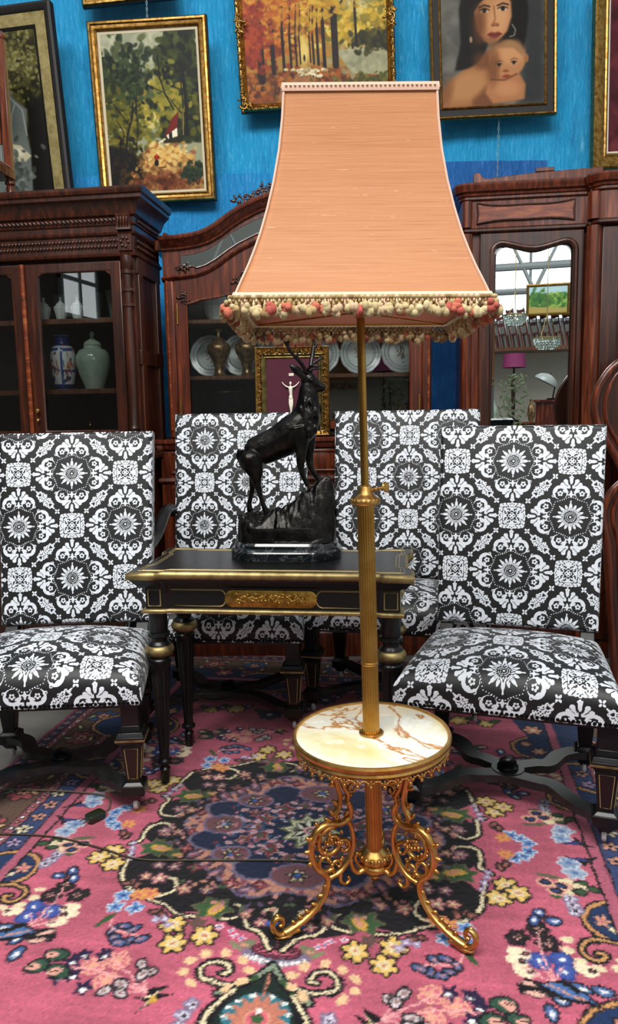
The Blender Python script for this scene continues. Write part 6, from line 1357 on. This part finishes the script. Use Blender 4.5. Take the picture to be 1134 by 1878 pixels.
# crucifix in ornate gilt frame, standing on the buffet ledge
CX = picture('ivory crucifix figure on dark red velvet in ornate gilt frame behind the bronze stag', 'framed_crucifix', -.070, 3.625, 1.318, .36, .429, 0, math.radians(-3), 0, [('ornate_moulding', M['picgold'], [(0, -.010), (0, .016), (.004, .024), (.010, .020), (.026, .014), (.030, .018), (.032, -.010)]), ('inner_moulding', M['picgold2'], [(.031, -.010), (.031, .014), (.036, .016), (.046, .008), (.050, .010), (.056, .004), (.056, -.010)])], None, cat='crucifix')
sp_ = []
for i in range(15):
    t = -1 + 2 * i / 14; sp_ += [(t * .155, .192, .42), (t * .155, -.192, .42), (-.158, t * .185, .42), (.158, t * .185, .42)]
carve('leaf_ornament', sp_, -.016, CX, 23, M['picgold'], 5, .010)
m = mat('maroon_velvet', '4a1026', .9, Sheen_Weight=.4); MB().box((0, -.002, 0), (.245, .004, .315)).build('velvet_panel', m, CX, flat=True)
b = MB(); cz0 = -.005; X_ = -.008; Y_ = -.014
def lim(pts, rs): b.tube(catmull([(X_ + x, Y_ + y, cz0 + z) for x, y, z in pts], 4), [v.x for v in catmull([(r, 0, 0) for r in rs], 4)], 8)
lim([(0, 0, -.028), (.001, 0, -.012), (0, -.001, .008), (0, -.001, .022), (0, 0, .030)], [.0085, .0072, .0088, .0098, .004]); lim([(0, 0, .030), (0, -.002, .040)], [.0035, .003]); b.ball((X_, Y_ - .003, cz0 + .045), (.0062, .0066, .008), 10, 8)
for s_ in (-1, 1): lim([(s_ * .006, 0, .026), (s_ * .020, 0, .030), (s_ * .034, .002, .042), (s_ * .041, .003, .052)], [.0042, .0035, .0026, .0022])
lim([(-.004, 0, -.028), (-.005, -.003, -.055), (-.001, 0, -.085), (.001, -.001, -.094)], [.0062, .0052, .0034, .0028]); lim([(.005, 0, -.028), (.006, -.004, -.056), (.002, -.001, -.085), (.002, -.003, -.094)], [.0062, .0052, .0034, .0028])
f_ = b.build('figure', M['ivory'], CX, sharp=3); r_ = f_.modifiers.new('fuse', 'REMESH'); r_.mode = 'VOXEL'; r_.voxel_size = .0012; r_.use_smooth_shade = True
MB().lathe([(.0085, -.030), (.0098, -.022), (.0088, -.016), (.0075, -.014)], 12, (X_, Y_, cz0)).build('loin_cloth', M['ivory'], f_)
b = MB(); b.box((-.004, -.006, .082), (.024, .003, .013)); pl_ = b.build('scroll_plaque', M['ivory'], CX, bevel=.001)
b = MB()
for pts in ([(-.0115, -.003), (-.0115, .003)], [(-.007, -.003), (-.007, .003), (-.003, -.003), (-.003, .003)], [(.0015, .003), (.0015, -.003)], [(.0055, -.003), (.0055, .003), (.0085, .0022), (.0085, .0005), (.0055, 0), (.009, -.003)]): b.tube([(-.003 + x, -.0077, .082 + z) for x, z in pts], .0005, 4)
b.build('letters', M['black'], pl_)
# ---------------------------------------------------------------- the hall behind the camera, seen in the wardrobe mirror
m = M['daylight'] = bpy.data.materials.new('daylit_glazing'); m.use_nodes = True; t_ = m.node_tree; t_.nodes.clear(); e_ = t_.nodes.new('ShaderNodeEmission'); e_.inputs[0].default_value = (.92, .97, 1, 1); e_.inputs[1].default_value = 2.6; o_ = t_.nodes.new('ShaderNodeOutputMaterial'); t_.links.new(e_.outputs[0], o_.inputs[0])
M['greysteel'] = mat('grey_steel', '8a8f90', .5)
def hall_window(name, x0, x1, z0, z1, y, n, mz=2, xaxis=False):
    b = MB(); b.box(((x0 + x1) / 2, y, (z0 + z1) / 2), (x1 - x0, .02, z1 - z0)); Rm = None
    if xaxis: b.v = [(y2, x2, z2) for x2, y2, z2 in b.v]
    p = struct(b.build(name, M['daylight'], flat=True)); f = MB()
    for i in range(n + 1): f.box((x0 + (x1 - x0) * i / n, y, (z0 + z1) / 2), (.05, .06, z1 - z0 + .05))
    for i in range(mz + 1): f.box(((x0 + x1) / 2, y, z0 + (z1 - z0) * i / mz), (x1 - x0 + .05, .05, .05))
    if xaxis: f.v = [(y2, x2, z2) for x2, y2, z2 in f.v]
    f.build('window_frame', M['greysteel'], p)
hall_window('glow_panel', .6, 4.2, 2.75, 4.7, -6.66, 4, 2)  # added glowing panel standing in for the bright upper wall in the mirror
hall_window('window_2', -2.35, -1.55, 2.45, 3.35, -4.36, 2, 2, True)
b = MB()
for z in (3.05, 3.42): b.tube([(-4.3, -5.2, z), (4.3, -5.2, z)], .05, 8)
for i in range(8):
    x = -4 + i * 1.1; b.tube([(x, -5.2, 3.05), (x + .55, -5.2, 4.2), (x + 1.1, -5.2, 3.05)], .035, 6)
struct(b.build('trim_1', M['greysteel']))
struct(MB().box((1.4, -4.75, 2.10), (3.2, .7, .05)).build('trim_2', M['shelf'], flat=True))   # loft shelf
struct(MB().box((1.4, -5.08, 1.04), (3.2, .05, 2.08)).build('wall_partition', mat('cream_partition', 'c9c2b2', .8), flat=True))
cv = canvas(0, 60, 0, 40, 80, 'b9d4d8'); P = Pt(cv); P.d(160, 30, 26, 30, 14, ['5d8a3a', '7aa448', '3f6a34', 'a2bc5c'], 3, shape='b'); P.d(50, 44, 18, 14, 14, ['3f6a3a', '5a8440'], 3); P.p([(0, 33), (60, 30), (60, 40), (0, 40)], 'b8a05c', 2)
picture('green landscape painting in a thin gilt frame, seen in the wardrobe mirror', 'framed_painting', 1.66, -4.44, 2.80, .62, .46, PI, 0, 0, [('frame_moulding', M['picgold'], [(0, -.012), (0, .02), (.02, .03), (.04, .012), (.04, -.012)])], cv).location.z = 2.80
for i in range(9):   # tilted row of ladder-back chairs stored on the loft shelf
    x = .74 + i * .16; o = thing('ladder_back_chair', 'red brown ladder-back chair in the leaning row on loft, seen in mirror', 'chair', (x, -4.62, 2.1255), .25, 'leaning row of stored chairs'); 
    def mk(nm, bx_): 
        b = MB()
        for c_, d_ in bx_: b.box(c_, d_)
        return b.build(nm, M['mahogred'], o)
    if i == 0:
        for sx in (-.16, .16): mk('back_post', [((sx * .3, 0, .30), (.022, .03, .60))])
        for z in (.36, .46, .56): mk('slat', [((0, 0, z), (.10, .012, .05))])
        mk('seat', [((0, .10, .22), (.10, .20, .02))]); first_ = o
        for sx in (-.04, .04): mk('leg', [((sx, .18, .105), (.02, .02, .21))])
    else:
        for ch in first_.children: c2 = ch.copy(); COL.objects.link(c2); c2.parent = o
    o.rotation_euler = (0, .18, PI + .2)
def chandelier(x, z, r, label):
    o = thing('crystal_chandelier', label, 'chandelier', (x, -3.9, z), 0, 'crystal chandeliers in the hall'); b = MB()
    for k in range(5):
        rr_ = r * (1 - (k / 5) ** 2) ** .5
        for j in range(int(8 + rr_ * 120)): a = 2 * PI * j / int(8 + rr_ * 120); b.ball((rr_ * math.cos(a), rr_ * math.sin(a), -k * r * .17), (.012, .012, .018), 5, 4)
    b.build('crystal_drops', M['clear'], o, sharp=.3); MB().tube([(r * math.cos(a), r * math.sin(a), .015) for a in np.linspace(0, 2 * PI, 25)[:-1]], .012, 6, closed=True).build('brass_ring', M['gilt'], o); MB().tube([(0, 0, .01), (0, 0, 2.2)], .006, 6).build('hanging_rod', M['gilt'], o)
    b = MB()
    for a in (0, 2.1, 4.2): b.tube([(r * math.cos(a), r * math.sin(a), .02), (0, 0, .35)], .004, 5)
    b.build('stay_chains', M['gilt'], o)
chandelier(1.18, 2.52, .16, 'crystal basket chandelier hanging higher, left in the wardrobe mirror'); chandelier(1.62, 2.18, .18, 'crystal basket chandelier hanging lower, right in the wardrobe mirror')
o = thing('shaded_table_lamp', 'table lamp with purple drum shade seen in the wardrobe mirror', 'lamp', (1.19, -4.25, 1.0182)); MB().lathe([(.17, .80), (.15, 1.0), (.148, 1.0), (.168, .80)], 28).build('lamp_shade', mat('plum_cloth', '8a2f62', .7), o); MB().lathe([(.09, 0), (.09, .02), (.02, .05), (.03, .3), (.015, .5), (.012, .95), (0, .95)], 18).build('lamp_base', M['iron'], o)
o = thing('potted_tree', 'leafy grey green plant in a dark pot seen in the wardrobe mirror', 'plant', (1.13, -2.9, .4005)); MB().lathe([(0, 0), (.10, 0), (.14, .26), (.15, .28), (.13, .28), (0, .25)], 20).build('pot', M['iron'], o)
b = MB(); rr = random.Random(4)
for i in range(150):
    a, z, r = rr.uniform(0, 6.28), rr.uniform(.35, 1.25), rr.uniform(.02, .20) ; b.ball((0, 0, 0), (.045, .004, .016), 5, 4, Matrix.Translation((r * math.cos(a), r * math.sin(a), z)) @ Matrix.Rotation(rr.uniform(0, 6), 4, 'Z') @ Matrix.Rotation(rr.uniform(-1, 1), 4, 'Y'))
b.build('foliage', mat('grey_green_leaf', '6f7a5c', .6), o); MB().tube([(0, 0, .25), (.02, 0, .7), (0, .01, 1.2)], .012, 6).build('stem', M['mahogdark'], o)
o = thing('plant_table', 'dark side table under the potted plant, seen in the wardrobe mirror', 'table', (1.13, -2.9, 0)); MB().box((0, 0, .385), (.5, .4, .03)).build('tabletop', M['mahogdark'], o)
for sx in (-.21, .21):
    for sy in (-.16, .16): MB().box((sx, sy, .185), (.04, .04, .37)).build('leg', M['mahogdark'], o)
o = thing('wooden_stand', 'tall brown wooden stand with drawer seen in the wardrobe mirror', 'stand', (1.64, -3.6, 0)); MB().box((0, 0, 1.10), (.34, .30, .40)).build('drawer_box', M['mahogred'], o); MB().box((0, 0, 1.315), (.40, .36, .03)).build('stand_top', M['mahogred'], o)
for sx in (-.14, .14):
    for sy in (-.12, .12): MB().box((sx, sy, .45), (.035, .035, .90)).build('leg', M['mahogred'], o)
o = thing('dome_lamp', 'grey dome desk lamp tilted on the wooden stand, seen in mirror', 'lamp', (1.64, -3.6, 1.3305)); b = MB(); b.lathe([(.17, 0), (.16, .04), (.11, .09), (.03, .12), (0, .12), (0, .11), (.10, .08), (.155, .03), (.165, 0)], 26, M=Matrix.Translation((-.04, 0, .24)) @ Matrix.Rotation(.5, 4, 'Y')); b.build('dome_shade', mat('pale_grey_enamel', '9aa09e', .3), o); MB().tube([(.06, 0, .02), (.09, 0, .20), (.02, 0, .36)], .010, 6).build('arm', M['iron'], o); MB().lathe([(.08, 0), (.08, .02), (0, .025)], 20, (.06, 0, 0)).build('foot', M['iron'], o)
o = thing('sideboard', 'long dark sideboard along the partition, seen in the wardrobe mirror', 'sideboard', (1.35, -4.35, 0)); MB().box((0, 0, .50), (1.9, .5, .96)).build('body', M['mahogdark'], o, bevel=.004); MB().box((0, 0, 1.0), (1.96, .54, .035)).build('sideboard_top', M['mahogred'], o, bevel=.004)
for sx in (-.62, 0, .62): sunk_panel('door', sx - .27, sx + .27, .10, .90, .254, o, M['mahogred'])
o = thing('leaning_frame', 'empty pale picture frame leaning beside plant, seen in the wardrobe mirror', 'frame', (.82, -3.5, .55), .4); o.rotation_euler = (.15, 0, PI - .5); MB().ringp(rect_pts(-.22, .22, -.53, .55), rect_pts(-.17, .17, -.48, .50), 0, .03).build('frame_moulding', mat('pale_wood', 'b5ad98', .5), o)
for i, (x, z, rr_, c_, l) in enumerate(((.90, 1.019, .07, 'celadon', 'pale green vase on the sideboard, left in the wardrobe mirror'), (1.78, 1.019, .08, 'white', 'white vase on the sideboard, right in the wardrobe mirror'), (1.45, 1.019, .06, 'urn', 'brass vase on the sideboard, centre of the wardrobe mirror'))):
    o = MB().lathe([(0, 0), (rr_ * .5, 0), (rr_, .12), (rr_ * .8, .22), (rr_ * .35, .28), (rr_ * .5, .33), (0, .32)], 24).build('vase', M[c_], sharp=.8); o.location = (x, -4.3, z); tag(o, l, 'vase')
# ---------------------------------------------------------------- camera, light
cam = bpy.data.cameras.new('camera'); co = bpy.data.objects.new('camera', cam); COL.objects.link(co)
cam.sensor_fit = 'VERTICAL'; cam.sensor_height = 36; cam.lens = 36 * 1356 / 1878; cam.clip_start = .02
co.matrix_world = Matrix.Translation((0, 0, 1.22)) @ Matrix.Rotation(PI / 2 - math.radians(7.7), 4, 'X') @ Matrix.Rotation(-.018, 4, 'Z')
SC.camera = co
w = bpy.data.worlds.new('overcast_sky'); SC.world = w; w.use_nodes = True
bg = w.node_tree.nodes['Background']; bg.inputs[0].default_value = (1, 1, 1, 1); bg.inputs[1].default_value = .42
def area(name, loc, size, power, aim, col=(1, 1, 1)):
    l = bpy.data.lights.new(name, 'AREA'); l.shape = 'RECTANGLE'; l.size, l.size_y = size; l.energy = power; l.color = col
    o = bpy.data.objects.new(name, l); COL.objects.link(o); o.location = loc
    o.rotation_euler = (Vector(aim) - Vector(loc)).to_track_quat('-Z', 'Y').to_euler(); return o
area('skylight', (-.5, -.3, 4.7), (4.0, 1.6), 250, (0, 2.2, .4), (1, .985, .96))
area('rear_fill', (1.2, -2.2, 4.8), (2.5, 1.5), 90, (1.4, -4.8, 1.2))  # added fill lamp that brightens the hall reflected in the mirror
SC.view_settings.view_transform = 'Standard'; SC.view_settings.look = 'None'; SC.view_settings.gamma = 1; SC.view_settings.exposure = .3
